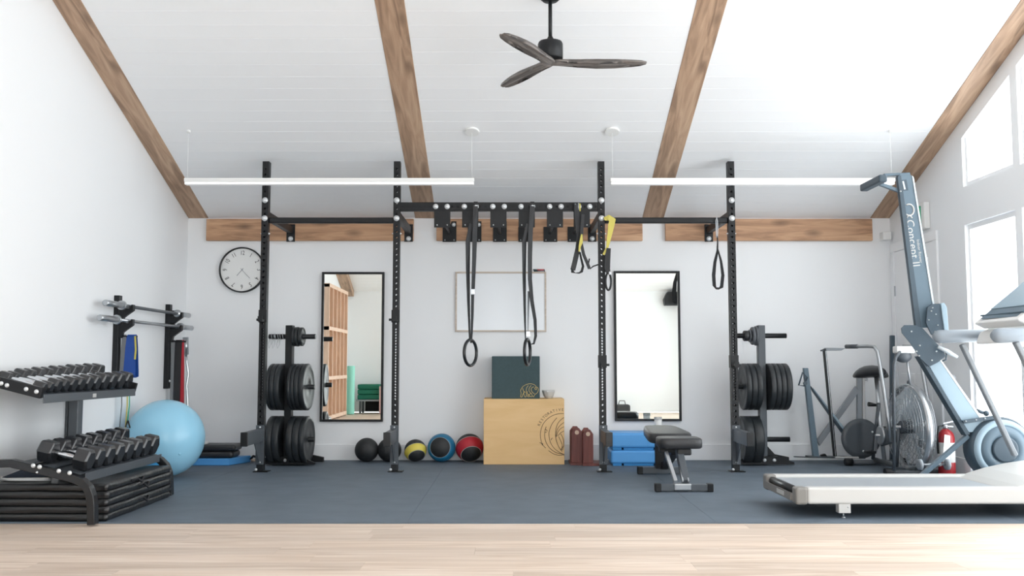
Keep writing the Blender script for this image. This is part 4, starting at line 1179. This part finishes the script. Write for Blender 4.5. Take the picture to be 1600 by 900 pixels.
MB().box2((pt(1053, 755, Yf1).x, Yf1 - .012, .012), (pt(1080, 755, Yf1).x, Yf1 + .07, .062)).build('hinge_block', M['steel'], bn, bevel=.008)
MB().bar(pt(1058, 706, 7.35), pt(1080, 706, 7.35), .05, .05).build('pivot', M['blackgl'], bn, bevel=.012, seg=3)
MB().bar(pt(1030, 703, 7.5), pt(1062, 703, 7.5), .12, .03).build('seat_frame', M['black'], bn, bevel=.004)
# pads
def pad(x0, x1, y0, y1, z0, z1, nm, taper=.0, tilt=0, hinge=None):
    n = 28; m = MB(); cx_ = (x0 + x1) / 2; hw = (x1 - x0) / 2; outl = []
    for k in range(n):
        a = 2 * PI * k / n; ca, sa = math.cos(a), math.sin(a)
        ex = .38
        X = cx_ + hw * math.copysign(abs(ca) ** ex, ca) * (1 - taper * (.5 + .5 * math.copysign(abs(sa) ** ex, sa)))
        Y = (y0 + y1) / 2 + (y1 - y0) / 2 * math.copysign(abs(sa) ** ex, sa)
        outl.append((X, Y))
    lv = [(0, .93), (.12, .99), (.5, 1.0), (.85, .985), (.97, .93), (1.0, .8)]
    vs = [V((cx_ + (x - cx_) * s, (y0 + y1) / 2 + (y - (y0 + y1) / 2) * (1 - (1 - s) * .6), z0 + (z1 - z0) * f_)) for f_, s in lv for x, y in outl]
    if tilt:
        h = V(hinge); vs = [h + Matrix.Rotation(tilt, 3, 'X') @ (v - h) for v in vs]
    fs = [(i * n + k, i * n + (k + 1) % n, i * n + n + (k + 1) % n, i * n + n + k) for i in range(len(lv) - 1) for k in range(n)] + [tuple(range(n))[::-1], tuple((len(lv) - 1) * n + k for k in range(n))]
    m.add(vs, fs, True); return m.build(nm, M['leather'], bn)
Ys = 7.30
a_ = at(1027, 690, Ys); b_ = at(1096, 690, Ys)
pad(a_.x + .02, b_.x + .02, Ys, Ys + .30, .298, .376, 'seat_pad')
Yp = 7.63
a_ = at(1008, 690, Yp); b_ = at(1081, 690, Yp)
pad(a_.x + .03, b_.x + .03, Yp, Yp + .74, .308, .388, 'back_pad', taper=.25, tilt=.035, hinge=(1.28, Yp, .345))

# ============================================================ TREADMILL
tm = thing('treadmill', 'large white treadmill with grey belt at the right, near the window', 'treadmill', (2.8, 6.28, 0))
YA, YZ = 5.90, 6.67
xN = at(1262, 775, YA).x; XE = 3.70
zt_r, zb_r = .187, .088
def rail(y0, y1, x0, nm):
    MB().box2((x0, y0, zb_r), (XE, y1, zt_r)).build(nm, M['offw'], tm, bevel=.014, seg=3)
rail(YA, YA + .085, xN, 'side_rail'); rail(YZ - .085, YZ, xN - .02, 'side_rail')
x0c = at(1246, 775, YA).x
for y0, y1 in ((YA - .003, YA + .088), (YZ - .088, YZ + .003)):
    MB().box2((x0c - .01, y0, zb_r - .004), (xN + .004, y1, zt_r + .001)).build('end_cap', M['capgrey'], tm, bevel=.016, seg=3)
MB().slab([(x0c - .02, YA + .088, .10), (x0c - .02, YA + .088, .15), (x0c + .02, YA + .088, .13), (x0c + .03, YA + .088, .09)], (0, YZ - YA - .176, 0)).build('rear_cover', M['capgrey'], tm, bevel=.004)
k = MB().box((x0c - .021, 6.2, .125), (.003, .16, .026)).build('badge', M['offw'], tm)
MB().tube([(x0c + .035, YA + .09, .15), (x0c + .035, YZ - .09, .15)], .026, 16).build('rear_roller', M['blackgl'], tm)
MB().box2((x0c + .06, YA + .09, .145), (3.2, YZ - .09, .168)).build('belt', M['treadbelt'] if 'treadbelt' in M else M['grey'], tm)
MB().box2((x0c + .08, YA + .1, .09), (3.6, YZ - .1, .144)).build('deck', M['hole'], tm)
for y in (YA + .04, YZ - .04):
    fx = at(1321, 795, YA).x
    MB().box2((fx - .037, y - .03, .032), (fx + .037, y + .03, zb_r + .004)).build('foot_block', M['offw'], tm, bevel=.005)
    MB().tube([(fx, y, .004), (fx, y, .034)], .005, 8).build('foot_screw', M['steel'], tm)
    MB().lathe([(.012, 0), (.012, .006), (.006, .01)], 12, TR((fx, y, 0))).build('foot_pad', M['steel'], tm)
    MB().box2((3.5, y - .03, .001), (3.6, y + .03, zb_r)).build('front_foot', M['grey'], tm)
bolt((at(1326, 794, YA).x, YA + .008, .07), tm, .004)
# motor hood
hp = [(3.02, .165), (3.10, .195), (3.22, .232), (3.36, .262), (3.52, .285), (3.66, .29), (3.72, .27), (3.72, .10), (3.02, .10)]
MB().slab([(x, YA + .03, z) for x, z in hp], (0, YZ - YA - .06, 0)).build('motor_hood', M['offw'], tm, bevel=.02, seg=4)
# uprights, handrails, console
uf0 = at(1586, 712, YZ - .03); uf1 = at(1503, 538, YZ - .03)
MB().bar(uf0, uf1, .03, .05, up=(0, 1, 0)).build('mast', M['grey'], tm, bevel=.008, seg=3)
sh_ = V((0, YA - YZ + .06, 0))
MB().bar(uf0 + sh_, uf1 + sh_, .03, .05, up=(0, 1, 0)).build('mast', M['grey'], tm, bevel=.008, seg=3)
for yy, xg in ((YZ - .03, 1458), (YA + .03, 1549)):
    a_ = at(xg, 526 if yy > 6.3 else 524.5, yy)
    MB().tube([a_ + V((.0, 0, 0)), a_ + V((.02, 0, 0)), a_ + V((.045, 0, 0)), a_ + V((.36, 0, .008))], [.018, .04, .046, .044], 18).build('handle_grip', M['greyl'], tm)
    MB().tube([a_ + V((.34, 0, .008)), a_ + V((.62, 0, .02))], .03, 14).build('handrail', M['greyl'], tm)
c0 = at(1530, 545, 6.3); 
MB().slab([(3.17, 5.99, 1.07), (3.45, 5.99, 1.05), (3.52, 5.99, 1.17), (3.36, 5.99, 1.22), (3.2, 5.99, 1.15)], (0, .60, 0)).build('console_base', M['white'], tm, bevel=.02, seg=3)
MB().slab([(3.16, 6.0, 1.21), (3.24, 6.0, 1.17), (3.58, 6.0, 1.44), (3.52, 6.0, 1.50)], (0, .58, 0)).build('console_shell', M['white'], tm, bevel=.015, seg=3)
MB().slab([(3.19, 6.06, 1.235), (3.20, 6.06, 1.243), (3.27, 6.06, 1.30), (3.262, 6.06, 1.30)], (-.006, .46, .004)).build('button_panel', M['slate'], tm)
MB().slab([(3.275, 6.04, 1.300), (3.52, 6.04, 1.502), (3.515, 6.04, 1.51), (3.265, 6.04, 1.31)], (0, .50, 0)).build('screen', M['slatel'], tm)
MB().box((3.235, 6.3, 1.265), (.05, .56, .012)).build('reading_ledge', M['slate'], tm, bevel=.004)

# ============================================================ ROWER (stored upright)
YRW = 6.98
rw = thing('rowing_machine', 'blue-grey rowing machine stored upright on its flywheel, behind the treadmill', 'rowing machine', (at(1555, 760, YRW).x, YRW, 0))
def poly(pl, Y, th, nm, mt, bev=.003, seg=2): return MB().slab([at(a, b, Y) for a, b in pl], (0, th, 0)).build(nm, mt, rw, bevel=bev, seg=seg)
poly([(1404, 275), (1406, 272), (1421, 271), (1426, 276), (1463, 512), (1433, 512)], YRW, .06, 'monorail', M['slate'], .004)
poly([(1425, 274), (1428, 277), (1466, 512), (1463, 512)], YRW - .006, .07, 'steel_track', M['paleb'], .001, 1)
poly([(1402.5, 276), (1408, 274), (1440, 512), (1431.5, 512)], YRW - .008, .03, 'rail_dark_side', M['slated'], .001, 1)  # side face of the rail, its shade put in as a darker strip
# lettering along the rail
p1_ = at(1418, 312, YRW); p2_ = at(1440, 470, YRW); dd = (p2_ - p1_); dd.y = 0; dd.normalize()
angr = math.atan2(dd.z, dd.x)
lt = MB()
def rail_text(s, size, px, py, align='LEFT'):
    o_ = at(px, py, YRW - .0015)
    text_verts(s, size, TR(o_) @ Matrix.Rotation(PI / 2, 4, 'X') @ Matrix.Rotation(angr, 4, 'Z'), lt, align)
rail_text('Concept II', .082, 1421, 343)
rail_text('Indoor Rower', .03, 1434, 374)
lt.build('lettering', M['offw'], rw)
lt = MB()
for (r0, aa) in ((.034, .5),):
    cc = at(1420.5, 328, YRW - .002)
    lt.tube([V((cc.x + r0 * math.cos(a), cc.y, cc.z + r0 * 1.25 * math.sin(a))) for a in [-2.3 + k * .28 for k in range(17)]], .006, 6)
cc = at(1421, 336, YRW - .002)
lt.tube([cc + V((-.02, 0, -.02)), cc + V((0, 0, .0)), cc + V((.02, 0, -.022))], .005, 6)
lt.build('emblem', M['offw'], rw)
lt = MB(); o_ = at(1414.5, 290, YRW - .003); text_verts('i', .001, TR(o_), lt) if False else None
MB().bar(at(1412, 281, YRW - .002), at(1415, 298, YRW - .002), .002, .04, up=(1, 0, 0)).build('sticker', M['slated'], rw)
MB().bar(at(1411, 283, YRW - .004), at(1414, 296, YRW - .004), .001, .012, up=(1, 0, 0)).build('sticker_print', M['paleb'], rw)
# rear foot (T piece, now at the top)
MB().bar(at(1381, 273.5, YRW + .03), at(1421, 272, YRW + .03), .03, .018).build('foot_strut', M['slate'], rw)
MB().bar(at(1365, 284, YRW + .03), at(1407, 299.5, YRW + .03), .03, .022).build('foot_strut', M['slate'], rw)
fa = at(1379, 279, YRW - .17); fb = at(1350, 288, YRW + .28)
fa = V((at(1377, 280, YRW - .15).x, YRW - .19, at(1377, 280, YRW - .15).z)); fb = V((fa.x + .0, YRW + .2, fa.z))
MB().bar(fa, fb, .06, .055).build('rear_foot', M['slated'], rw, bevel=.012, seg=3)
bolt(at(1407, 299, YRW - .008), rw, .006)
# hinge plates, flexfoot, seat
poly([(1408, 513), (1413, 508), (1430, 508), (1441, 512), (1474, 548), (1478, 556), (1466, 566), (1452, 573), (1438, 560), (1422, 536), (1409, 520)], YRW - .03, .006, 'hinge_plate', M['slated'], .001, 1)
poly([(1408, 513), (1413, 508), (1430, 508), (1441, 512), (1474, 548), (1478, 556), (1466, 566), (1452, 573), (1438, 560), (1422, 536), (1409, 520)], YRW + .07, .006, 'hinge_plate', M['slated'], .001, 1)
for px, py in ((1424, 518), (1437, 540), (1432, 549), (1436, 556), (1456, 563), (1463, 549)):
    bolt(at(px, py, YRW - .032), rw, .006)
poly([(1449, 480), (1456, 475), (1468, 474), (1472, 482), (1476, 518), (1462, 528), (1455, 522), (1447, 505)], YRW - .05, .016, 'foot_stretcher', M['slated'], .004)
poly([(1470, 474), (1476, 473), (1480, 480), (1483, 517), (1476, 519)], YRW - .06, .12, 'foot_pad', M['slatel'], .006)
for px, py in ((1457, 481), (1462, 491), (1451, 500), (1465, 508), (1461, 518), (1455, 486)):
    bolt(at(px, py, YRW - .051), rw, .005)
MB().tube([at(1465, 542, YRW - .06), at(1480, 549, YRW - .06), at(1496, 558, YRW - .06)], [.012, .016, .01], 10).build('handle', M['paleb'], rw)
MB().tube([at(1474, 547, YRW), at(1479, 552, YRW), at(1478, 562, YRW), at(1471, 565, YRW)], .006, 8).build('strap_loop', M['slated'], rw)
# lower frame
poly([(1452, 572), (1468, 562), (1537, 662), (1530, 674), (1512, 676)], YRW - .01, .07, 'main_beam', M['slatel'], .004)
poly([(1436, 557), (1441, 556), (1516, 678), (1510, 681)], YRW - .015, .08, 'lower_track', M['slated'], .002)
poly([(1468, 562), (1470, 561), (1540, 660), (1537, 662)], YRW - .012, .074, 'edge_strip', M['white'], .0, 1)
poly([(1504, 657), (1556, 649), (1556, 655), (1507, 662)], YRW - .05, .02, 'cross_bracket', M['slated'], .002)
for px in (1509, 1525, 1539): bolt(at(px, 660.5 - (px - 1504) * .15 - 1.5, YRW - .052), rw, .005)
MB().tube([at(1526, 641, YRW), at(1536, 645, YRW)], .012, 10).build('damper_lever', M['slated'], rw)
MB().sphere(at(1541, 646, YRW), .02, 16, 12).build('knob', M['slated'], rw)
MB().lathe([(.018, -.005), (.018, .005)], 14, TR(at(1489, 590, YRW)) @ AY).build('eyelet', M['grey'], rw)
# leg from frame to the floor
la_ = at(1512, 681, YRW + .02); lb_ = atZ(1432, 741, .01)
lb_ = V((at(1437, 735, YRW + .02).x, YRW + .02, .02))
MB().bar(la_, V((lb_.x + (.0), YRW + .02, .125)), .04, .03).build('front_leg', M['slate'], rw, bevel=.003)
MB().box2((lb_.x - .03, YRW - .25, .0), (lb_.x + .03, YRW + .3, .05)).build('front_foot', M['slated'], rw, bevel=.01)
MB().bar((lb_.x, YRW + .02, .04), (lb_.x, YRW + .02, .14), .04, .04, up=(0, 1, 0)).build('leg_stub', M['slate'], rw)
# flywheel housing
fc = at(1560, 702, YRW - .06); fc.x = 3.51
Rf = .228
Mx = TR((fc.x, YRW + .08, fc.z)) @ AYN
MB().lathe([(Rf * .6, -.02), (Rf, 0), (Rf, .10), (Rf * .93, .13)], 48, Mx).build('flywheel_shroud', M['slated'], rw)
MB().lathe([(Rf * .93, .12), (Rf * .90, .15), (Rf * .76, .155), (Rf * .74, .15)], 48, Mx, close=False).build('flywheel_rim', M['slatel'], rw)
MB().lathe([(Rf * .75, .13), (Rf * .74, .153), (Rf * .45, .16), (Rf * .42, .15)], 48, Mx).build('flywheel_cage', M['slate'], rw)
MB().lathe([(Rf * .41, .14), (Rf * .40, .168), (Rf * .36, .172)], 36, Mx).build('hub_cover', M['slated'], rw)
MB().box2((fc.x - .1, YRW - .02, .0), (fc.x + .12, YRW + .07, fc.z)).build('stand', M['slated'], rw, bevel=.01)

# ============================================================ FAN BIKE
G = V((3.40, 8.27, 0)); yb_ = math.radians(3); e_ = V((-math.sin(yb_), math.cos(yb_), 0)); l_ = V((math.cos(yb_), math.sin(yb_), 0))
def Bp(a, b, z): return G + e_ * a + l_ * b + V((0, 0, z))
bk = thing('fan_bike', 'silver fan bike with large caged wheel and black saddle', 'exercise bike', (G.x, G.y, 0))
WC = Bp(0, 0, .40); WR = .365
axm = Matrix((l_, e_.cross(V((0,0,0))) if False else V((0, 0, 1)).cross(l_), V((0, 0, 1)))).transposed().to_4x4()   # local x->l, y->e-ish, z->z
Mw = TR(WC) @ axm @ AX      # lathe axis along l_
MB().lathe([(WR - .010, -.028), (WR, -.03), (WR + .005, 0), (WR, .03), (WR - .010, .028), (WR - .006, 0), (WR - .010, -.028)], 56, Mw, close=False).build('wheel_rim', M['steel'], bk)
for side in (-.052, .052):
    m = MB()
    for r in [WR * f_ for f_ in (.3, .42, .54, .66, .77, .87, .95)]:
        zz = side * (1 + .5 * (1 - r / WR))
        m.tube([Mw @ V((r * math.cos(k * PI / 20), r * math.sin(k * PI / 20), zz)) for k in range(40)], .0022, 5, closed=True)
    for k in range(28):
        a = k * PI / 14
        m.tube([Mw @ V((r * math.cos(a + .5 * (1 - r / WR)), r * math.sin(a + .5 * (1 - r / WR)), side * (1 + .5 * (1 - r / WR)))) for r in (WR * .16, WR * .5, WR * .98)], .002, 5)
    g_ = m.build('wire_cage', M['steel'], bk); g_['kind'] = 'stuff'
for k in range(8):
    a = k * PI / 4 + .2
    P = [Mw @ V((r * math.cos(a) - s * math.sin(a) * .09, r * math.sin(a) + s * math.cos(a) * .09, s * .03)) for r, s in ((.07, -.4), (.33, -1), (.33, 1), (.07, .4))]
    MB().slab(P, l_ * .003).build('fan_blade', M['paleb'], bk)
MB().lathe([(.05, -.085), (.055, -.08), (.055, .08), (.05, .085)], 24, Mw).build('hub', M['charcoal'], bk)
MB().tube([Mw @ V((0, 0, -.13)), Mw @ V((0, 0, .16))], .014, 10).build('axle', M['steel'], bk)
# frame
f1 = MB()
MB().tube([Bp(-.12, 0, .05), Bp(.3, 0, .045), Bp(.72, 0, .05)], .026, 12).build('base_beam', M['steel'], bk)
for a in (-.12, .72):
    MB().tube([Bp(a, -.24, .03), Bp(a, .24, .03)], .024, 12).build('stabiliser', M['charcoal'], bk)
    for b in (-.25, .25):
        MB().lathe([(.03, -.035), (.034, -.03), (.034, .03), (.03, .035)], 16, TR(Bp(a, b, .035)) @ axm @ AX).build('end_cap', M['black'], bk)
for b in (-.1, .13):
    MB().lathe([(.03, -.015), (.045, -.012), (.045, .012), (.03, .015)], 20, TR(Bp(-.36, b, .12)) @ axm @ AX).build('transport_wheel', M['grey'], bk)
MB().tube([Bp(-.36, -.1, .12), Bp(-.36, .13, .12)], .01, 8).build('wheel_axle', M['steel'], bk)
for b in (-.075, .075):
    MB().tube([Bp(-.36, b, .12), Bp(-.12, b, .06)], .012, 8).build('wheel_stay', M['steel'], bk)
    MB().tube([Bp(0, b * 1.3, .40), Bp(.06, b * 1.3, .06)], .014, 8).build('fork', M['charcoal'], bk)
MB().tube([Bp(.52, 0, .06), Bp(.60, 0, .45), Bp(.64, 0, .82)], .019, 12).build('seat_post', M['steel'], bk)
MB().tube([Bp(.72, -.02, .06), Bp(.56, -.02, .58)], .016, 10).build('rear_stay', M['charcoal'], bk)
MB().tube([Bp(.60, -.02, .56), Bp(.60, -.1, .57)], [.012, .022], 10).build('seat_knob', M['black'], bk)
MB().tube([Bp(.56, 0, .35), Bp(.1, 0, .42)], .018, 10).build('mid_tube', M['charcoal'], bk)
# saddle
sc_ = Bp(.66, .0, .865); vs = []; n = 20; secs = [(-.17, .028, .03), (-.10, .05, .045), (-.02, .10, .055), (.06, .155, .062), (.12, .165, .06), (.16, .12, .045)]
for (a, wd, th) in secs:
    for k in range(n):
        q_ = 2 * PI * k / n
        vs.append(sc_ + e_ * a + l_ * (wd * math.cos(q_)) + V((0, 0, th * math.sin(q_) * (1 if math.sin(q_) > 0 else .9) - .25 * (wd * math.cos(q_)) ** 2 / .16)))
fs = [(i * n + k, i * n + (k + 1) % n, i * n + n + (k + 1) % n, i * n + n + k) for i in range(len(secs) - 1) for k in range(n)] + [tuple(range(n)), tuple((len(secs) - 1) * n + k for k in range(n))]
MB().add(vs, fs, True).build('saddle', M['leather'], bk)
for b in (-.06, .06):
    pp = []
    for j in range(30): pass
    m = MB(); m.tube([Bp(.72, b, .78) + V((.014 * math.cos(j * .8), .014 * math.sin(j * .8), .0022 * j)) for j in range(24)], .003, 5); m.build('saddle_spring', M['steel'], bk)
# crank, pedals, chain cover
CR = Bp(.40, 0, .30)
MB().lathe([(.07, -.012), (.085, -.01), (.085, .01), (.07, .012)], 28, TR(CR + l_ * -.08) @ axm @ AX).build('chainring', M['steel'], bk)
MB().tube([CR + l_ * -.13, CR + l_ * .13], .014, 10).build('crank_axle', M['steel'], bk)
for s, b in ((1, -.12), (-1, .12)):
    pe = CR + l_ * b + e_ * (.03 * s) + V((0, 0, -.15 * s))
    MB().bar(CR + l_ * b, pe, .014, .022, up=l_).build('crank_arm', M['steel'], bk)
    MB().box(pe + l_ * (.05 if b > 0 else -.05), (.09, .07, .022)).build('pedal', M['black'], bk, bevel=.004)
MB().slab([CR + l_ * -.075 + e_ * -.38 + V((0, 0, .06)), CR + l_ * -.075 + e_ * .1 + V((0, 0, .07)), CR + l_ * -.075 + e_ * .13 + V((0, 0, -.04)), CR + l_ * -.075 + e_ * .02 + V((0, 0, -.1)), CR + l_ * -.075 + e_ * -.36 + V((0, 0, -.02))], l_ * .02).build('chain_guard', M['charcoal'], bk, bevel=.01)
# handlebars
pvA = at(1393, 690, 8.36); bA = at(1369, 541.5, 8.62); gA = at(1322, 541.5, 8.92)
MB().tube([pvA, at(1386, 640, 8.42), at(1374, 565, 8.58), at(1371, 549, 8.61), at(1366, 542, 8.64), at(1356, 541, 8.70), gA], .0165, 12).build('handlebar', M['steel'], bk)
MB().tube([at(1340, 541.3, 8.80), gA], .02, 12).build('grip', M['charcoal'], bk)
off = l_ * .38
MB().tube([pvA + off, at(1386, 640, 8.42) + off, at(1374, 565, 8.58) + off, at(1371, 549, 8.61) + off, at(1366, 542, 8.64) + off, at(1356, 541, 8.70) + off - l_ * .06], .0165, 12).build('handlebar', M['steel'], bk)
MB().tube([at(1397, 736, 7.99), at(1396.5, 600, 7.99), at(1397, 570, 8.0), at(1400, 558, 8.03), at(1406, 550, 8.1)], .013, 12).build('front_tube', M['charcoal'], bk)
MB().tube([at(1417, 562, 8.2), at(1422.5, 601, 8.2)], .009, 8).build('console_strut', M['steel'], bk)
MB().box(at(1412, 546.5, 8.15), (.155, .10, .06)).build('console', M['white'], bk, bevel=.01)
MB().sphere(at(1411, 557, 8.15), .07, 20, 12, (1, .8, .75)).build('console_bowl', M['charcoal'], bk)
MB().lathe([(.014, 0), (.014, .02), (.008, .03)], 12, TR(Bp(0, 0, .765))).build('top_knob', M['charcoal'], bk)

# ============================================================ LEANING STEEL FRAMES BEHIND THE BIKE
fr_ = thing('folded_frame', 'blue-grey steel frame with crossed braces and dark disc leaning on the back wall', 'gym frame', at(1300, 716, 9.2))
def pf(pl, Y, th, nm, mt, par, bev=.003): return MB().slab([at(a, b, Y) for a, b in pl], (0, th, 0)).build(nm, mt, par, bevel=bev, seg=1)
pf([(1256, 575), (1263, 575), (1280, 713), (1271, 713)], 9.2, .05, 'upright', M['slate'], fr_)
pf([(1267, 603), (1270, 611), (1319, 681), (1323, 674)], 9.26, .04, 'brace', M['slated'], fr_)
pf([(1270, 605), (1272, 610), (1322, 678), (1324, 674)], 9.25, .01, 'brace_edge', M['slatel'], fr_)
pf([(1338, 603), (1342, 613), (1281, 697), (1277, 688)], 9.33, .04, 'brace', M['grey'], fr_)
pf([(1340, 590), (1347, 590), (1347, 655), (1340, 655)], 9.33, .04, 'column', M['grey'], fr_)
pf([(1348, 590), (1352, 590), (1352, 655), (1348, 655)], 9.34, .03, 'column', M['offw'], fr_)
pf([(1264, 713), (1354, 714.5), (1352, 717), (1264, 715.5)], 9.18, .12, 'base_rail', M['charcoal'], fr_)
pf([(1241, 713), (1268, 714), (1268, 715.5), (1241, 714.5)], 9.3, .03, 'base_tube', M['charcoal'], fr_)
MB().tube([at(1254, 582, 9.18), at(1248, 602, 9.18), at(1256, 603, 9.18), at(1262, 590, 9.18)], .008, 8, closed=True).build('bracket', M['slated'], fr_)
MB().lathe([(.018, -.01), (.018, .01)], 14, TR(at(1258, 599, 9.17)) @ AY).build('roller', M['slated'], fr_)
pf([(1283, 711), (1290, 709), (1293, 713.5), (1283, 713.5)], 9.19, .04, 'clamp', M['black'], fr_)
dc = at(1345, 685, 9.12)
MB().lathe([(.14, -.015), (.182, -.012), (.186, 0), (.182, .012), (.14, .015)], 48, TR(dc) @ AY).build('disc', M['charcoal'], fr_)
for px, py in ((1363, 675), (1349, 705)): bolt(at(px, py, 9.10), fr_, .01)
st_ = thing('thin_stand', 'thin black T-shaped stand leaning in front of the crossed braces', 'stand', at(1304, 716, 9.1))
MB().bar(at(1288, 546, 9.1), at(1304.5, 713, 9.08), .03, .03, up=(0, 1, 0)).build('post', M['black'], st_, bevel=.003, seg=1)
MB().bar(at(1290, 548, 9.085), at(1305.5, 712, 9.065), .004, .008, up=(0, 1, 0)).build('edge', M['steel'], st_)
pf([(1290, 543.5), (1322, 544), (1315, 547.5), (1291, 548)], 9.1, .05, 'top_bar', M['grey'], st_)
MB().bar(at(1283, 548, 9.08), at(1291, 544.5, 9.12), .02, .012).build('top_hook', M['charcoal'], st_)
MB().bar(at(1305, 714.3, 9.06), at(1341, 714.8, 9.06), .03, .012).build('foot', M['offw'], st_)
# dark roller standing in the corner
o = MB().bar(at(1394, 524, 9.3), at(1394, 720, 9.3), .04, .045, up=(0, 1, 0)).build('corner_post', M['slated'], bevel=.006)
tag(o, 'dark slim post standing in the right back corner beside the door', 'post')
# black wedge under the bike handle (folded leg press arm)
# fire extinguisher
ex = at(1480, 700, 8.02); ex.x = 3.665
t = thing('fire_extinguisher', 'red fire extinguisher with white tag on the floor by the right wall', 'fire extinguisher', (ex.x, 8.02, 0))
ex.x = at(1478.5, 700, 8.02).x
MB().lathe([(.05, .0), (.066, .01), (.067, .02), (.067, .33), (.058, .365), (.035, .39), (.022, .40)], 28, TR((ex.x, 8.02, 0))).build('cylinder', M['exred'], t)
MB().lathe([(.02, .40), (.02, .43), (.014, .44)], 14, TR((ex.x, 8.02, 0))).build('valve', M['steel'], t)
MB().bar((ex.x - .02, 8.02, .445), (ex.x + .07, 8.02, .465), .016, .008).bar((ex.x - .02, 8.02, .425), (ex.x + .06, 8.02, .42), .016, .008).build('lever', M['steel'], t)
MB().tube([(ex.x - .01, 8.02, .43), (ex.x - .06, 8.01, .42), (ex.x - .08, 8.0, .34), (ex.x - .077, 8.0, .2)], .008, 8).build('hose', M['black'], t)
MB().lathe([(.0675, .13), (.068, .131), (.068, .29), (.0675, .291)], 28, TR((ex.x, 8.02, 0)), close=False).build('label_band', M['offw'], t)
MB().slab([(ex.x - .07, 7.94, .14), (ex.x - .01, 7.94, .15), (ex.x + .0, 7.94, .35), (ex.x - .045, 7.94, .36)], (0, .002, 0)).build('paper_tag', M['white'], t)

# ============================================================ REAR OF THE ROOM (seen in the mirrors)
sf = thing('timber_shelf', 'tall natural timber shelf unit at the back of the room, seen in the left mirror', 'shelf', (XL, 2.0, 0))
X1 = XL + .26; ya, yb2 = 1.05, 2.95
for y in [ya + (yb2 - ya) * k / 5 for k in range(6)]:
    MB().box2((XL + .0205, y - .02, 0), (X1, y + .02, 2.28)).build('divider', M['stud'], sf)
for z in (.05, .71, 1.54, 2.26):
    MB().box2((XL + .02, ya - .02, z - .03), (X1 + .004, yb2 + .02, z + .03)).build('shelf_board', M['stud'], sf)
MB().box2((XL + .002, ya, .02), (XL + .02, yb2, 2.26)).build('back_panel', M['ply'], sf)
fr2 = MB().lathe([(.03, 0), (.078, 0), (.08, .01), (.08, .90), (.078, .91), (.03, .91)], 28, TR((-2.96, .66, 0))).build('foam_roller', M['teal']); tag(fr2, 'mint green foam roller standing upright, seen in the left mirror', 'foam roller')
tb = thing('low_table', 'low grey-topped table at the back wall carrying green cushions, seen in the left mirror', 'table', (-2.25, .3, 0))
MB().box2((-2.88, .02, .235), (-1.76, .5, .265)).build('table_top', M['grey'], tb)
for x in (-2.82, -1.84):
    for y in (.07, .45): MB().box2((x, y - .02, 0), (x + .04, y + .02, .235)).build('leg', M['charcoal'], tb)
MB().box2((-2.76, .04, .03), (-1.86, .06, .23)).build('back_board', M['hole'], tb)
for s_, (xa_, xb_) in enumerate(((-2.86, -2.43), (-2.36, -1.94))):
    for k in range(3):
        o = MB().box2((xa_, .06, .267 + k * .098), (xb_, .44, .36 + k * .098)).build('green_cushion', M['dgreen'], bevel=.02, seg=3)
        tag(o, 'dark green cushion, %s of the %s stack on the low table seen in the mirror' % (['bottom', 'middle', 'top'][k], ['left-hand', 'right-hand'][s_]), 'cushion', 'green cushions in the left mirror')
o = MB().box2((-2.43, .5, .0), (-2.36, .54, .52)).build('pink_strap', M['pink'], bevel=.01); tag(o, 'pale pink strap hanging between the green cushion stacks, seen in the mirror', 'strap')
sp = thing('dark_stand_in', 'black curved stand-in for an unidentified dark shape, seen in the right mirror', 'speaker', (3.2, .0, 2.1))  # added to give the mirror a dark shape of unknown origin
MB().slab([(3.02, YF + .002, 2.1), (3.3, YF + .002, 2.1), (3.3, YF + .002, 2.37), (3.08, YF + .002, 2.37), (3.0, YF + .002, 2.22)], (0, .2, 0)).build('dark_block', M['black'], sp, bevel=.01)
MB().box2((3.08, YF + .202, 2.15), (3.27, YF + .21, 2.34)).build('dark_face', M['hole'], sp)
bb = thing('black_bag', 'black gym bag on the floor by the rear wall, seen in the right mirror', 'bag', (2.2, .1, 0))
MB().box2((2.02, -.05, 0), (2.3, .2, .16)).build('body', M['leather'], bb, bevel=.04, seg=3)
MB().tube([(2.08, .08, .15), (2.1, .08, .23), (2.2, .08, .23), (2.22, .08, .15)], .008, 8).build('handle', M['strap'], bb)
